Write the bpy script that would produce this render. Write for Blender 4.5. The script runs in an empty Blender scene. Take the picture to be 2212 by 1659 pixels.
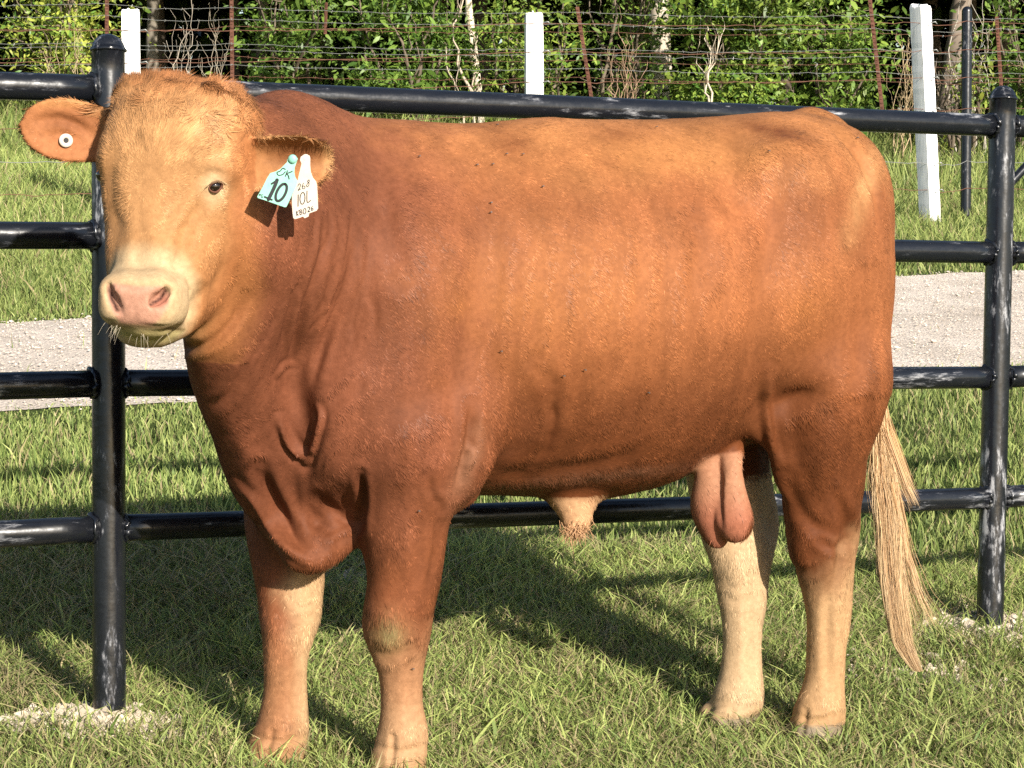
import bpy, math, random
import numpy as np
from mathutils import Vector, Matrix

# ------------------------------------------------------------------ camera, sky, sun, exposure
SC = bpy.context.scene
COL = SC.collection
cam_d = bpy.data.cameras.new("camera"); cam = bpy.data.objects.new("camera", cam_d); COL.objects.link(cam)
cam.location = (0, 0, 1.14)
cam.rotation_euler = (math.pi/2 - math.atan(430/4700.0), 0, 0)
cam_d.lens = 36*4700/2212.0; cam_d.sensor_width = 36; cam_d.clip_start = 0.05; cam_d.clip_end = 500
SC.camera = cam
SUN_EL, SUN_AZ = math.radians(26), math.radians(31)          # shadows fall away from the camera and to the left
sun_d = bpy.data.lights.new("sun", "SUN"); sun = bpy.data.objects.new("sun", sun_d); COL.objects.link(sun)
sun_d.energy = 5.0; sun_d.angle = math.radians(0.5); sun_d.color = (1.0, 0.935, 0.83)
sdir = Vector((-math.sin(SUN_AZ)*math.cos(SUN_EL), math.cos(SUN_AZ)*math.cos(SUN_EL), -math.sin(SUN_EL)))
sun.rotation_euler = sdir.to_track_quat('-Z', 'Y').to_euler(); sun.location = (3, -10, 8)
world = bpy.data.worlds.new("World"); SC.world = world; world.use_nodes = True
wn = world.node_tree; bg = wn.nodes["Background"]
sky = wn.nodes.new("ShaderNodeTexSky"); sky.sky_type = 'NISHITA'; sky.sun_disc = False
sky.sun_elevation = SUN_EL
# the sky's sun stands at azimuth measured clockwise from +Y; ours is behind the camera, a little to the right
sky.sun_rotation = math.pi - SUN_AZ
wn.links.new(sky.outputs[0], bg.inputs[0]); bg.inputs[1].default_value = 0.085
SC.view_settings.view_transform = 'Standard'; SC.view_settings.look = 'None'
SC.view_settings.exposure = 0.88; SC.view_settings.gamma = 1.0; SC.view_settings.use_curve_mapping = False
SC.cycles.max_bounces = 5; SC.cycles.diffuse_bounces = 3; SC.cycles.transparent_max_bounces = 4
SC.cycles.use_denoising = False

rng = np.random.default_rng(7)
# ------------------------------------------------------------------ the bull's form as a distance field
# ---------- camera model shared with scene ----------
TH=np.radians(25.0)
FA=np.array([-np.cos(TH),-np.sin(TH),0.0]); SA=np.array([np.sin(TH),-np.cos(TH),0.0])
BO=np.array([0.149,4.773,0.0])
CAMZ=1.14; PITCH=np.arctan(430/4700.0)
_fw=np.array([0,np.cos(PITCH),-np.sin(PITCH)]);_up=np.array([0,np.sin(PITCH),np.cos(PITCH)]);_rt=np.array([1.0,0,0])
def to_world(P):
    P=np.asarray(P,float)
    return BO+P[...,0:1]*FA+P[...,1:2]*SA+P[...,2:3]*np.array([0,0,1.0])
def to_local(W):
    W=np.asarray(W,float)-BO
    return np.stack([W@FA,W@SA,W[...,2]],-1)
def photo_xy(W):
    q=W-np.array([0,0,CAMZ]); d=q@_fw
    return np.stack([1106+4700*(q@_rt)/d,829.5-4700*(q@_up)/d],-1)
def at_depth(px,py,D):
    return np.array([0,0,CAMZ])+(_fw+_rt*(px-1106)/4700+_up*(829.5-py)/4700)*D
def L(px,py,D): return to_local(at_depth(px,py,D))

# head frame (world axes): right as seen, forward, up, rolled a little
_hy=np.radians(8.0)
HF=np.array([-np.sin(_hy),-np.cos(_hy),0.0]); HR=np.array([np.cos(_hy),-np.sin(_hy),0.0]); HU=np.array([0,0,1.0])
_r=np.radians(4.0)
HR,HU=HR*np.cos(_r)-HU*np.sin(_r), HU*np.cos(_r)+HR*np.sin(_r)
H0=at_depth(366,401,4.05)
def hd(r,f,u):
    return to_local(H0+HR*r+HF*f+HU*u)
HM=np.stack([np.stack([x@FA,x@SA,x[2]]) for x in (HR,HF,HU)])   # rows: head axes in body-local coords
HC=to_local(H0)
def shift(pts,ks):
    # slide joints along the line of sight to another lateral position, keeping where they show
    out=[]
    for (P,r),v2 in zip(pts,ks):
        W=to_world(np.array(P)); d=W-np.array([0,0,CAMZ]); t=((v2-P[1])/(d@SA)); Q=to_local(W+d*t); out.append((tuple(Q),r*(1+t)))
    return out

PAD=0.13
def culled(f):
    # evaluate a shape only near itself; farther than PAD no blend reaches it
    def g(p,lo,hi,*a):
        m=((p>lo-PAD)&(p<hi+PAD)).all(1); out=np.full(len(p),1.0)
        if m.any(): out[m]=f(p[m],*a)
        return out
    return g
def ell(p,c,r,M=None):
    c=np.asarray(c,float); R=max(r) if M is not None else np.asarray(r,float)
    return culled(_ell)(p,c-R,c+R,c,r,M)
def _ell(p,c,r,M):
    q=p-np.asarray(c,float)
    if M is not None: q=q@M.T
    r=np.asarray(r,float)
    k0=np.sqrt(((q/r)**2).sum(1)); k1=np.sqrt(((q/(r*r))**2).sum(1))+1e-9
    return k0*(k0-1)/k1
def cap(p,a,b,ra,rb,sv=1.0):
    a=np.asarray(a,float);b=np.asarray(b,float)
    s=np.array([1,1/sv,1.0]); q=(p-a)*s; d=(b-a)*s
    t=np.clip(q@d/(d@d),0,1)
    return np.sqrt(((q-t[:,None]*d)**2).sum(1))-(ra+(rb-ra)*t)
def smin(a,b,k):
    h=np.clip(0.5+0.5*(b-a)/k,0,1)
    return b+(a-b)*h-k*h*(1-h)
def smax(a,b,k): return -smin(-a,-b,k)
def spline(pts,n=4):
    X=np.array([list(a)+[r] for a,r in pts],float)
    if len(X)<3: return pts
    E=np.vstack([2*X[0]-X[1],X,2*X[-1]-X[-2]]); out=[]
    for i in range(1,len(E)-2):
        for k in range(n):
            t=k/n; a,b,c,d=E[i-1:i+3]
            out.append(0.5*((2*b)+(c-a)*t+(2*a-5*b+4*c-d)*t*t+(3*b-a-3*c+d)*t**3))
    out.append(X[-1]); return [(x[:3],x[3]) for x in out]
def chain(p,pts,k=0.02,sv=1.0):
    pts=spline(pts); k=0.02 if max(r for _,r in pts)>0.03 else 0.006
    X=np.array([a for a,_ in pts]); R=max(r for _,r in pts)
    return culled(_chain)(p,X.min(0)-R,X.max(0)+R,pts,k,sv)
def _chain(p,pts,k,sv):
    d=None
    for (A,ra),(B,rb) in zip(pts[:-1],pts[1:]):
        c=cap(p,A,B,ra,rb,sv); d=c if d is None else smin(d,c,k)
    return d
def sbox(p,c,r,M,n=3.0):
    c=np.asarray(c,float); return culled(_sbox)(p,c-max(r)*1.3,c+max(r)*1.3,c,r,M,n)
def _sbox(p,c,r,M,n=3.0):
    q=np.abs((p-np.asarray(c,float))@M.T)/np.asarray(r,float)
    return ((q**n).sum(1)**(1/n)-1)*min(r)
def tilt(M,ang):
    # turn the head axes about the side axis: up leans back as the nose comes forward
    c,s=np.cos(ang),np.sin(ang); R,Fw,U=M
    return np.stack([R,Fw*c+U*s,U*c-Fw*s])
# torso stations: a, ztop, zbot, halfwidth, z of widest, exponent
TS=np.array([
 (0.80,1.20,0.62,0.10),
 (0.72,1.275,0.50,0.19),
 (0.60,1.285,0.455,0.245),
 (0.45,1.277,0.475,0.285),
 (0.27,1.270,0.475,0.325),
 (0.10,1.284,0.460,0.345),
 (-0.06,1.283,0.448,0.350),
 (-0.17,1.284,0.464,0.345),
 (-0.29,1.291,0.505,0.330),
 (-0.39,1.298,0.545,0.310),
 (-0.50,1.306,0.62,0.285),
 (-0.58,1.305,0.70,0.245),
 (-0.65,1.275,0.80,0.18),
 (-0.71,1.19,0.92,0.10)])[::-1]
def torso(p):
    a=p[:,0]
    g=np.linspace(TS[0,0],TS[-1,0],400)
    def f(i):
        y=np.interp(g,TS[:,0],TS[:,i]); k=np.ones(21)/21
        yp=np.pad(y,10,mode='edge'); y=np.convolve(yp,k,'valid')
        return np.interp(a,g,y)
    zt,zb,w=f(1),f(2),f(3)
    zc=(zt+zb)/2; hh=(zt-zb)/2
    zn=(p[:,2]-zc)/hh; vn=np.abs(p[:,1])/w
    # pear section: wider below the middle, narrower on the back
    wf=1.0-0.18*np.clip(zn,0,1.2)**2-0.16*np.clip(-zn,0,1.2)**1.5
    vn=vn/wf
    n=2.1
    q=(vn**n+np.abs(zn)**n)**(1/n)
    d=(q-1)*np.minimum(w,hh)
    e=np.maximum(a-TS[-1,0],TS[0,0]-a)
    return smax(d,e,0.12)

def sdf(p):
    p=np.asarray(p,float)
    d=torso(p)
    for s in (1,-1):
        # hindquarter and thigh
        d=smin(d,ell(p,(-0.48,0.12*s,0.98),(0.235,0.165,0.29)),0.08)
        d=smin(d,ell(p,(-0.515,0.155*s,0.80),(0.170,0.125,0.30)),0.07)
        d=smin(d,ell(p,(-0.40,0.225*s,1.15),(0.11,0.05,0.07)),0.09)     # hip point
        d=smin(d,ell(p,(-0.62,0.11*s,1.13),(0.08,0.09,0.12)),0.08)     # pin
        # shoulder
        d=smin(d,ell(p,(0.50,0.19*s,0.86),(0.15,0.115,0.26)),0.08)
        d=smin(d,ell(p,(0.60,0.17*s,0.70),(0.12,0.11,0.16)),0.07)
        d=smin(d,ell(p,(0.42,0.22*s,0.66),(0.12,0.085,0.17)),0.05)
    # ---- legs ----
    d=smin(d,chain(p,[((0.50,0.19,0.66),0.1200),((0.485,0.18,0.53),0.0911),((0.487,0.175,0.43),0.0772),((0.488,0.17,0.34),0.0679),((0.500,0.165,0.255),0.0632),((0.500,0.165,0.215),0.0558),((0.493,0.165,0.14),0.0381),((0.492,0.165,0.06),0.0353),((0.490,0.165,0.01),0.0428),((0.498,0.165,-0.04),0.0465),((0.508,0.165,-0.085),0.0539)],0.02,0.93),0.0558)
    d=smin(d,chain(p,shift([((0.62,-0.14,0.66),0.1200),((0.635,-0.13,0.50),0.0911),((0.64,-0.125,0.40),0.0791),((0.636,-0.12,0.32),0.0688),((0.634,-0.12,0.245),0.0586),((0.636,-0.12,0.20),0.0512),((0.646,-0.12,0.13),0.0400),((0.648,-0.12,0.05),0.0391),((0.652,-0.12,-0.01),0.0446),((0.662,-0.12,-0.05),0.0484),((0.676,-0.12,-0.09),0.0558)],[-.14,-.12,-.08,-.05,-.03,-.015,0,0,0,0,0]),0.02,0.93),0.0233)
    d=smin(d,chain(p,[((-0.52,0.19,0.70),0.1500),((-0.515,0.18,0.56),0.100),((-0.526,0.17,0.47),0.0884),((-0.510,0.17,0.37),0.0632),((-0.528,0.17,0.29),0.0558),((-0.540,0.17,0.20),0.0437),((-0.541,0.17,0.10),0.0391),((-0.537,0.17,0.02),0.0391),((-0.528,0.17,-0.04),0.0493),((-0.517,0.17,-0.09),0.0558)],0.02,0.85),0.0465)
    d=smin(d,chain(p,[((-0.52,0.17,0.50),0.060),((-0.588,0.17,0.365),0.0260),((-0.572,0.17,0.27),0.0223),((-0.56,0.17,0.15),0.0279)],0.03,0.8),0.0372)
    d=smin(d,chain(p,shift([((-0.45,-0.16,0.70),0.1500),((-0.455,-0.14,0.56),0.1120),((-0.455,-0.13,0.44),0.0856),((-0.46,-0.12,0.35),0.0707),((-0.482,-0.12,0.27),0.0614),((-0.487,-0.12,0.20),0.0502),((-0.495,-0.12,0.12),0.0428),((-0.493,-0.12,0.02),0.0400),((-0.490,-0.12,-0.05),0.0484),((-0.478,-0.12,-0.10),0.0577)],[-.14,-.08,-.04,-.02,0,.01,.02,.025,.03,.03]),0.02,0.85),0.0465)
    d=smin(d,chain(p,shift([((-0.47,-0.13,0.50),0.0651),((-0.560,-0.12,0.34),0.0260),((-0.525,-0.12,0.24),0.0279),((-0.51,-0.12,0.14),0.0279)],[-.06,-.02,0.01,.02]),0.03,0.8),0.0372)
    # elbow flap, flank fold
    d=smin(d,chain(p,[((0.40,0.22,0.58),0.07),((0.37,0.20,0.52),0.035)],0.02,0.6),0.04)
    d=smin(d,chain(p,[((-0.36,0.20,0.66),0.07),((-0.40,0.20,0.57),0.028),((-0.44,0.18,0.50),0.04)],0.02,0.5),0.05)
    d=smin(d,chain(p,[((-0.32,-0.20,0.66),0.07),((-0.36,-0.20,0.58),0.03),((-0.40,-0.16,0.50),0.05)],0.02,0.5),0.05)
    # hooves: two toes each
    hf=[(0.515,0.165,-0.09),(-0.510,0.17,-0.092),shift([((0.690,-0.12,-0.095),1)],[0.0])[0][0],shift([((-0.462,-0.12,-0.105),1)],[0.03])[0][0]]
    for (a,v,z) in hf:
        for q in (1,-1):
            d=smin(d,ell(p,(a+0.008,v+0.026*q,z-0.012),(0.056,0.031,0.038)),0.012)
    # ---- neck ----
    d=smin(d,ell(p,(0.69,0.03,1.075),(0.17,0.20,0.245)),0.08)
    d=smin(d,ell(p,(0.80,0.14,1.07),(0.17,0.17,0.235)),0.07)
    d=smin(d,chain(p,[((0.70,0.04,0.98),0.21),((0.80,0.14,1.02),0.20),((0.88,0.24,1.07),0.165)],0.05),0.06)
    d=smin(d,ell(p,(0.64,0.0,0.72),(0.14,0.19,0.26)),0.08)              # chest
    # dewlap / brisket keel
    d=smin(d,chain(p,[((0.895,0.27,0.87),0.073),((0.85,0.18,0.78),0.083),((0.785,0.09,0.66),0.080),((0.740,0.030,0.55),0.066),((0.688,0.025,0.46),0.050),(L(650,1195,4.435),0.031),(L(712,1182,4.46),0.028),(L(758,1120,4.52),0.020)],0.03,0.8),0.07)
    # ---- head ----
    H=lambda r,f,u:hd(r,f,u)
    h=ell(p,H(0.005,-0.035,0.045),(0.150,0.112,0.150),HM)
    h=smin(h,ell(p,H(0.025,-0.06,0.12),(0.124,0.085,0.062),HM),0.03)
    h=smin(h,ell(p,H(-0.055,-0.06,0.115),(0.055,0.06,0.055),HM),0.04)
    h=smin(h,sbox(p,H(0.002,-0.055,0.130),(0.130,0.075,0.072),HM,3.0),0.02)
    h=smin(h,sbox(p,H(0.0,0.0,0.03),(0.120,0.082,0.13),tilt(HM,0.12),3.0),0.02)      # broad flat forehead
    T=tilt(HM,0.42)
    h=smin(h,sbox(p,H(-0.002,0.055,-0.115),(0.066,0.064,0.150),T,3.4),0.028)   # nasal bridge
    for s in (1,-1):
        h=smin(h,ell(p,H(0.088*s-(0.014 if s<0 else 0)*s,-0.045,-0.060),(0.046,0.094,0.128),HM),0.030)
        h=smin(h,ell(p,H(0.070*s,0.020,-0.135),(0.030,0.066,0.078),T),0.03)
        h=smin(h,ell(p,H((0.110 if s>0 else 0.098)*s,0.020,0.040),(0.030,0.040,0.036),HM),0.025)    # brow
        h=smin(h,chain(p,[(H(0.060*s,-0.07,-0.165),0.060),(H(0.035*s,0.04,-0.225),0.045),(H(0.018*s,0.11,-0.255),0.032)]),0.03)
    mc=L(309,646,3.915)
    MT=tilt(HM,-0.10)
    h=smin(h,sbox(p,mc,(0.0750,0.066,0.052),MT,3.3),0.018)
    h=smin(h,ell(p,L(316,705,3.925),(0.046,0.046,0.022),HM),0.006)          # lower lip
    d=smin(d,h,0.028)
    # nostrils and mouth line
    d=smax(d,-chain(p,[(L(233,617,3.864),0.005),(L(240,638,3.860),0.0095),(L(248,658,3.857),0.0095),(L(260,677,3.856),0.004)]),0.004)
    d=smax(d,-ell(p,L(344,645,3.850),(0.0185,0.0100,0.0150),HM),0.008)
    d=smax(d,-chain(p,[(L(360,626,3.860),0.0065),(L(353,637,3.864),0.0085),(L(338,650,3.862),0.0070),(L(318,662,3.855),0.004)]),0.003)
    d=smax(d,-chain(p,[(L(228,694,3.885),0.003),(L(262,702,3.862),0.0045),(L(310,707,3.862),0.0045),(L(360,710,3.875),0.0045),(L(398,711,3.91),0.0035)]),0.004)
    # ears: flattened, bent leaves
    def ear(root,tip,nrm,half,th,bend,rootw):
        root=np.array(root);tip=np.array(tip);c=(root+tip)/2
        m=(np.abs(p-c)<0.2).all(1); out=np.full(len(p),1.0); pp=p[m]
        x=tip-root;Ln=np.linalg.norm(x);x/=Ln
        n=np.array(nrm,float);n-=x*(n@x);n/=np.linalg.norm(n);y=np.cross(n,x)
        q=pp-root; X=q@x;Y=q@y;Z=q@n
        t=np.clip(X/Ln,0,1)
        w=half*np.maximum((rootw+(1-rootw)*np.sin(np.pi*np.clip(t/1.1,0,0.5)))*np.sqrt(np.clip(1-(np.clip(t-0.45,0,1)/0.55)**2.2,0,1)),0.02)
        Zb=Z-bend*(Y/half)**2
        ov=np.maximum(X-Ln,-X)                       # beyond the ends
        oy=np.maximum(np.abs(Y)-w,0)
        d0=np.sqrt(oy**2+np.maximum(ov,0)**2+Zb**2)-th*(1-0.45*t)
        out[m]=d0*0.8
        return out
    e1=ear(L(222,292,4.12),L(46,268,4.08),L(120,300,3.9)-L(120,310,4.1),0.052,0.010,0.012,0.80)
    e2=ear(L(550,340,4.06),L(716,346,4.10),L(640,385,3.90)-L(640,345,4.1),0.047,0.008,0.040,0.80)
    d=smin(d,e1,0.015); d=smin(d,e2,0.015)
    # sheath
    d=smin(d,chain(p,[((0.02,0.03,0.49),0.05),(L(1238,1066,4.735),0.042),(L(1245,1105,4.73),0.028),(L(1246,1138,4.73),0.017)],0.02,0.8),0.04)
    # scrotum
    sc=chain(p,[(L(1545,945,4.84),0.035),(L(1535,1020,4.80),0.026),(L(1535,1095,4.80),0.036),(L(1545,1145,4.80),0.022),(L(1552,1168,4.80),0.010)],0.015)
    sc=smin(sc,chain(p,[(L(1578,940,4.82),0.028),(L(1580,1020,4.77),0.018),(L(1584,1110,4.77),0.034),(L(1588,1140,4.77),0.028)],0.015),0.004)
    d=smin(d,sc,0.015)
    # tail dock
    d=smin(d,chain(p,[((-0.59,0.0,1.275),0.040),((-0.665,0.0,1.24),0.036),((-0.715,0.01,1.14),0.030),((-0.735,0.03,1.0),0.024),((-0.745,0.05,0.84),0.020),((-0.735,0.07,0.70),0.017),((-0.73,0.08,0.60),0.014)],0.03),0.03)
    return d

def build(vox=0.005):
    import openvdb
    lo=np.array([-0.90,-0.42,-0.17]);hi=np.array([1.32,0.66,1.42])
    n=np.ceil((hi-lo)/vox).astype(int)
    C=4
    nc=(n+C-1)//C+1; n=(nc-1)*C
    ax=[lo[i]+vox*C*np.arange(nc[i]) for i in range(3)]
    G=np.stack(np.meshgrid(*ax,indexing='ij'),-1).reshape(-1,3)
    dc=sdf(G).reshape(nc)
    # upsample trilinear
    def upax(a,axis,m):
        a=np.moveaxis(a,axis,0); x=np.arange(m)/C; i=np.minimum(x.astype(int),a.shape[0]-2); t=(x-i).reshape(-1,*([1]*(a.ndim-1)))
        return np.moveaxis(a[i]*(1-t)+a[i+1]*t,0,axis)
    A=dc.astype(np.float32)
    for i in range(3): A=upax(A,i,n[i]).astype(np.float32)
    idx=np.argwhere(np.abs(A)<vox*C*0.9)
    P=lo+idx*vox
    out=np.empty(len(P),np.float32)
    for s in range(0,len(P),400000): out[s:s+400000]=sdf(P[s:s+400000])
    A[idx[:,0],idx[:,1],idx[:,2]]=out
    g=openvdb.FloatGrid(1.0); g.copyFromArray(np.ascontiguousarray(A))
    V,Q=g.convertToQuads(isovalue=0.0)
    return np.asarray(V)*vox+lo,np.asarray(Q)
# ------------------------------------------------------------------ helpers
def tag(o, label=None, cat=None, group=None, kind=None):
    if label: o["label"] = label
    if cat: o["category"] = cat
    if group: o["group"] = group
    if kind: o["kind"] = kind
    return o
def empty(name, loc=(0, 0, 0)):
    o = bpy.data.objects.new(name, None); COL.objects.link(o); o.location = loc; o.empty_display_size = 0.1
    return o
def mesh_obj(name, V, F, mat, parent=None, col=None, nrm=None, smooth=True):
    """V (n,3); F an int array (m,3) or (m,4), or a list of such arrays; col per-vertex colour; nrm a per-vertex vector stored as 'bn'"""
    V = np.asarray(V, np.float32)
    Fs = F if isinstance(F, list) else [F]
    Fs = [np.asarray(f, np.int32) for f in Fs if len(f)]
    me = bpy.data.meshes.new(name)
    me.vertices.add(len(V)); me.vertices.foreach_set("co", V.ravel())
    idx = np.concatenate([f.ravel() for f in Fs]); tot = np.concatenate([np.full(len(f), f.shape[1], np.int32) for f in Fs])
    start = np.concatenate([[0], np.cumsum(tot)[:-1]]).astype(np.int32)
    me.loops.add(len(idx)); me.loops.foreach_set("vertex_index", idx)
    me.polygons.add(len(tot)); me.polygons.foreach_set("loop_start", start); me.polygons.foreach_set("loop_total", tot)
    me.polygons.foreach_set("use_smooth", np.full(len(tot), smooth))
    me.update(calc_edges=True)
    if col is not None:
        a = me.attributes.new("Col", 'FLOAT_COLOR', 'POINT'); c = np.ones((len(V), 4), np.float32); c[:, :3] = col
        a.data.foreach_set("color", c.ravel())
    if nrm is not None:
        a = me.attributes.new("bn", 'FLOAT_VECTOR', 'POINT'); a.data.foreach_set("vector", np.asarray(nrm, np.float32).ravel())
    me.materials.append(mat)
    o = bpy.data.objects.new(name, me); COL.objects.link(o)
    if parent is not None:
        o.parent = parent
        if parent.location.length > 0: o.location = -parent.location   # geometry is given in world coordinates
    return o
class MB:
    """collects shapes into one mesh"""
    def __init__(s): s.V = []; s.T = []; s.Q = []; s.C = []; s.n = 0
    def add(s, V, T=None, Q=None, c=None):
        V = np.asarray(V, float)
        if T is not None and len(T): s.T.append(np.asarray(T)+s.n)
        if Q is not None and len(Q): s.Q.append(np.asarray(Q)+s.n)
        s.V.append(V); s.C.append(np.tile(np.asarray(c if c is not None else (1, 1, 1), float), (len(V), 1)) if np.ndim(c) < 2 else np.asarray(c))
        s.n += len(V)
    def tube(s, pts, rad, seg=16, c=None, caps=True, noise=0.0, seed=0):
        pts = np.asarray(pts, float); n = len(pts); rad = np.broadcast_to(np.asarray(rad, float), (n,))
        t = np.gradient(pts, axis=0); t /= np.linalg.norm(t, axis=1)[:, None]+1e-12
        ref = np.array([0, 0, 1.0]) if abs(t[0][2]) < 0.9 else np.array([0, 1.0, 0])
        u = np.cross(t, ref); u /= np.linalg.norm(u, axis=1)[:, None]+1e-12; w = np.cross(t, u)
        th = np.linspace(0, 2*np.pi, seg, endpoint=False)
        R = rad[:, None]*np.ones(seg)
        if noise: R = R*(1+noise*np.random.default_rng(seed).normal(size=R.shape))
        V = pts[:, None, :]+R[:, :, None]*(np.cos(th)[None, :, None]*u[:, None, :]+np.sin(th)[None, :, None]*w[:, None, :])
        V = V.reshape(-1, 3); i = np.arange(n-1)[:, None]*seg; j = np.arange(seg)[None, :]; k = (j+1) % seg
        Q = np.stack([i+j, i+seg+j, i+seg+k, i+k], -1).reshape(-1, 4)
        T = None
        if caps:
            V = np.vstack([V, pts[0], pts[-1]]); a = n*seg; jj = np.arange(seg); kk = (jj+1) % seg
            T = np.vstack([np.stack([np.full(seg, a), jj, kk], 1), np.stack([np.full(seg, a+1), (n-1)*seg+kk, (n-1)*seg+jj], 1)])
        s.add(V, T, Q, c)
    def build(s, name, mat, parent=None, smooth=True, col=True):
        F = []
        if s.T: F.append(np.concatenate(s.T))
        if s.Q: F.append(np.concatenate(s.Q))
        return mesh_obj(name, np.concatenate(s.V), F, mat, parent, np.concatenate(s.C) if col else None, smooth=smooth)
def vnoise(P, scale, seed=0):
    """3-D value noise in 0..1"""
    q = np.asarray(P, float)/scale+1000.0; i = np.floor(q).astype(np.int64); f = q-i; f = f*f*(3-2*f)
    def h(x, y, z):
        n = (x*73856093) ^ (y*19349663) ^ (z*83492791) ^ (seed*2654435761)
        n = (n ^ (n >> 13))*1274126177 & 0x7fffffff; n = (n ^ (n >> 16)) & 0xffff
        return n/65535.0
    r = 0
    for dx in (0, 1):
        for dy in (0, 1):
            for dz in (0, 1):
                w = (f[..., 0] if dx else 1-f[..., 0])*(f[..., 1] if dy else 1-f[..., 1])*(f[..., 2] if dz else 1-f[..., 2])
                r = r+w*h(i[..., 0]+dx, i[..., 1]+dy, i[..., 2]+dz)
    return r
def fbm(P, scale, seed=0, o=3):
    r = 0; a = 1; t = 0
    for k in range(o): r = r+a*vnoise(P, scale/2**k, seed+k); t += a; a *= 0.5
    return r/t
def sstep(a, b, x): t = np.clip((x-a)/(b-a), 0, 1); return t*t*(3-2*t)
def unit(v): return v/(np.linalg.norm(v, axis=-1, keepdims=True)+1e-12)
def mat_new(name):
    m = bpy.data.materials.new(name); m.use_nodes = True; nt = m.node_tree
    return m, nt, nt.nodes["Principled BSDF"], nt.nodes["Material Output"]
def N(nt, t, **kw):
    n = nt.nodes.new(t)
    for k, v in kw.items(): setattr(n, k, v)
    return n
def noise_node(nt, scale, detail=4, rough=0.55, vec=None):
    n = N(nt, "ShaderNodeTexNoise"); n.inputs["Scale"].default_value = scale; n.inputs["Detail"].default_value = detail; n.inputs["Roughness"].default_value = rough
    if vec is not None: nt.links.new(vec, n.inputs["Vector"])
    return n
def ramp(nt, fac, stops):
    r = N(nt, "ShaderNodeValToRGB"); nt.links.new(fac, r.inputs[0]); e = r.color_ramp.elements
    e[0].position = stops[0][0]; e[0].color = (*stops[0][1], 1); e[1].position = stops[-1][0]; e[1].color = (*stops[-1][1], 1)
    for p, c in stops[1:-1]:
        x = e.new(p); x.color = (*c, 1)
    return r
def bump(nt, h, b, strength=0.3, dist=0.01):
    n = N(nt, "ShaderNodeBump"); n.inputs["Strength"].default_value = strength; n.inputs["Distance"].default_value = dist
    nt.links.new(h, n.inputs["Height"]); nt.links.new(n.outputs[0], b.inputs["Normal"]); return n
def obj_vec(nt, scale=(1, 1, 1)):
    g = N(nt, "ShaderNodeTexCoord"); m = N(nt, "ShaderNodeMapping"); m.inputs["Scale"].default_value = scale
    nt.links.new(g.outputs["Object"], m.inputs["Vector"]); return m.outputs[0]

# ------------------------------------------------------------------ materials
def m_vcol(name, rough=0.7, spec=0.2, transl=0.0, use_bn=False):
    m, nt, b, out = mat_new(name)
    a = N(nt, "ShaderNodeAttribute", attribute_name="Col"); nt.links.new(a.outputs["Color"], b.inputs["Base Color"])
    b.inputs["Roughness"].default_value = rough; b.inputs["Specular IOR Level"].default_value = spec
    if use_bn:
        n = N(nt, "ShaderNodeAttribute", attribute_name="bn")
        g = N(nt, "ShaderNodeNewGeometry"); mx = N(nt, "ShaderNodeMix", data_type='VECTOR'); mx.inputs[0].default_value = use_bn
        nt.links.new(g.outputs["Normal"], mx.inputs[4]); nt.links.new(n.outputs["Vector"], mx.inputs[5])
        nm = N(nt, "ShaderNodeVectorMath", operation='NORMALIZE'); nt.links.new(mx.outputs[1], nm.inputs[0])
        nt.links.new(nm.outputs[0], b.inputs["Normal"])
    if transl > 0:
        t = N(nt, "ShaderNodeBsdfTranslucent"); nt.links.new(a.outputs["Color"], t.inputs[0])
        mx = N(nt, "ShaderNodeMixShader"); mx.inputs[0].default_value = transl
        nt.links.new(b.outputs[0], mx.inputs[1]); nt.links.new(t.outputs[0], mx.inputs[2]); nt.links.new(mx.outputs[0], out.inputs[0])
    return m
M_GRASS = m_vcol("grass_blades", 0.55, 0.25, 0.28)
M_LEAF = m_vcol("leaves", 0.45, 0.35, 0.25)
M_COAT = m_vcol("bull_coat_hair", 0.50, 0.14, 0.0, 0.80)
M_TAILHAIR = m_vcol("bull_tail_hair", 0.5, 0.3, 0.10)
M_STONE = m_vcol("crushed_stone", 0.9, 0.15)
M_BARK = m_vcol("bark", 0.9, 0.1)

def m_skin():
    m, nt, b, out = mat_new("bull_hide")
    a = N(nt, "ShaderNodeAttribute", attribute_name="Col")
    v = obj_vec(nt, (1, 1, 1)); n1 = noise_node(nt, 90, 5, 0.6, v)
    mm = N(nt, "ShaderNodeMix", data_type='RGBA', blend_type='MULTIPLY'); mm.inputs[0].default_value = 1.0
    r = ramp(nt, n1.outputs[0], [(0.3, (0.80, 0.78, 0.76)), (0.7, (1.08, 1.08, 1.08))])
    nt.links.new(a.outputs["Color"], mm.inputs[6]); nt.links.new(r.outputs[0], mm.inputs[7]); nt.links.new(mm.outputs[2], b.inputs["Base Color"])
    b.inputs["Roughness"].default_value = 0.6; b.inputs["Specular IOR Level"].default_value = 0.08
    n2 = noise_node(nt, 260, 3, 0.6, v); bump(nt, n2.outputs[0], b, 0.25, 0.003)
    return m
M_HIDE = m_skin()
def m_plain(name, c, rough=0.5, spec=0.5, metal=0.0, coat=0.0, var=0.0, vs=40):
    m, nt, b, out = mat_new(name)
    b.inputs["Base Color"].default_value = (*c, 1); b.inputs["Roughness"].default_value = rough
    b.inputs["Specular IOR Level"].default_value = spec; b.inputs["Metallic"].default_value = metal; b.inputs["Coat Weight"].default_value = coat
    if var > 0:
        n = noise_node(nt, vs, 4, 0.6, obj_vec(nt)); k = 1-var
        r = ramp(nt, n.outputs[0], [(0.3, tuple(x*k for x in c)), (0.7, tuple(min(1, x*(1+var*0.6)) for x in c))])
        nt.links.new(r.outputs[0], b.inputs["Base Color"])
    return m
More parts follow.
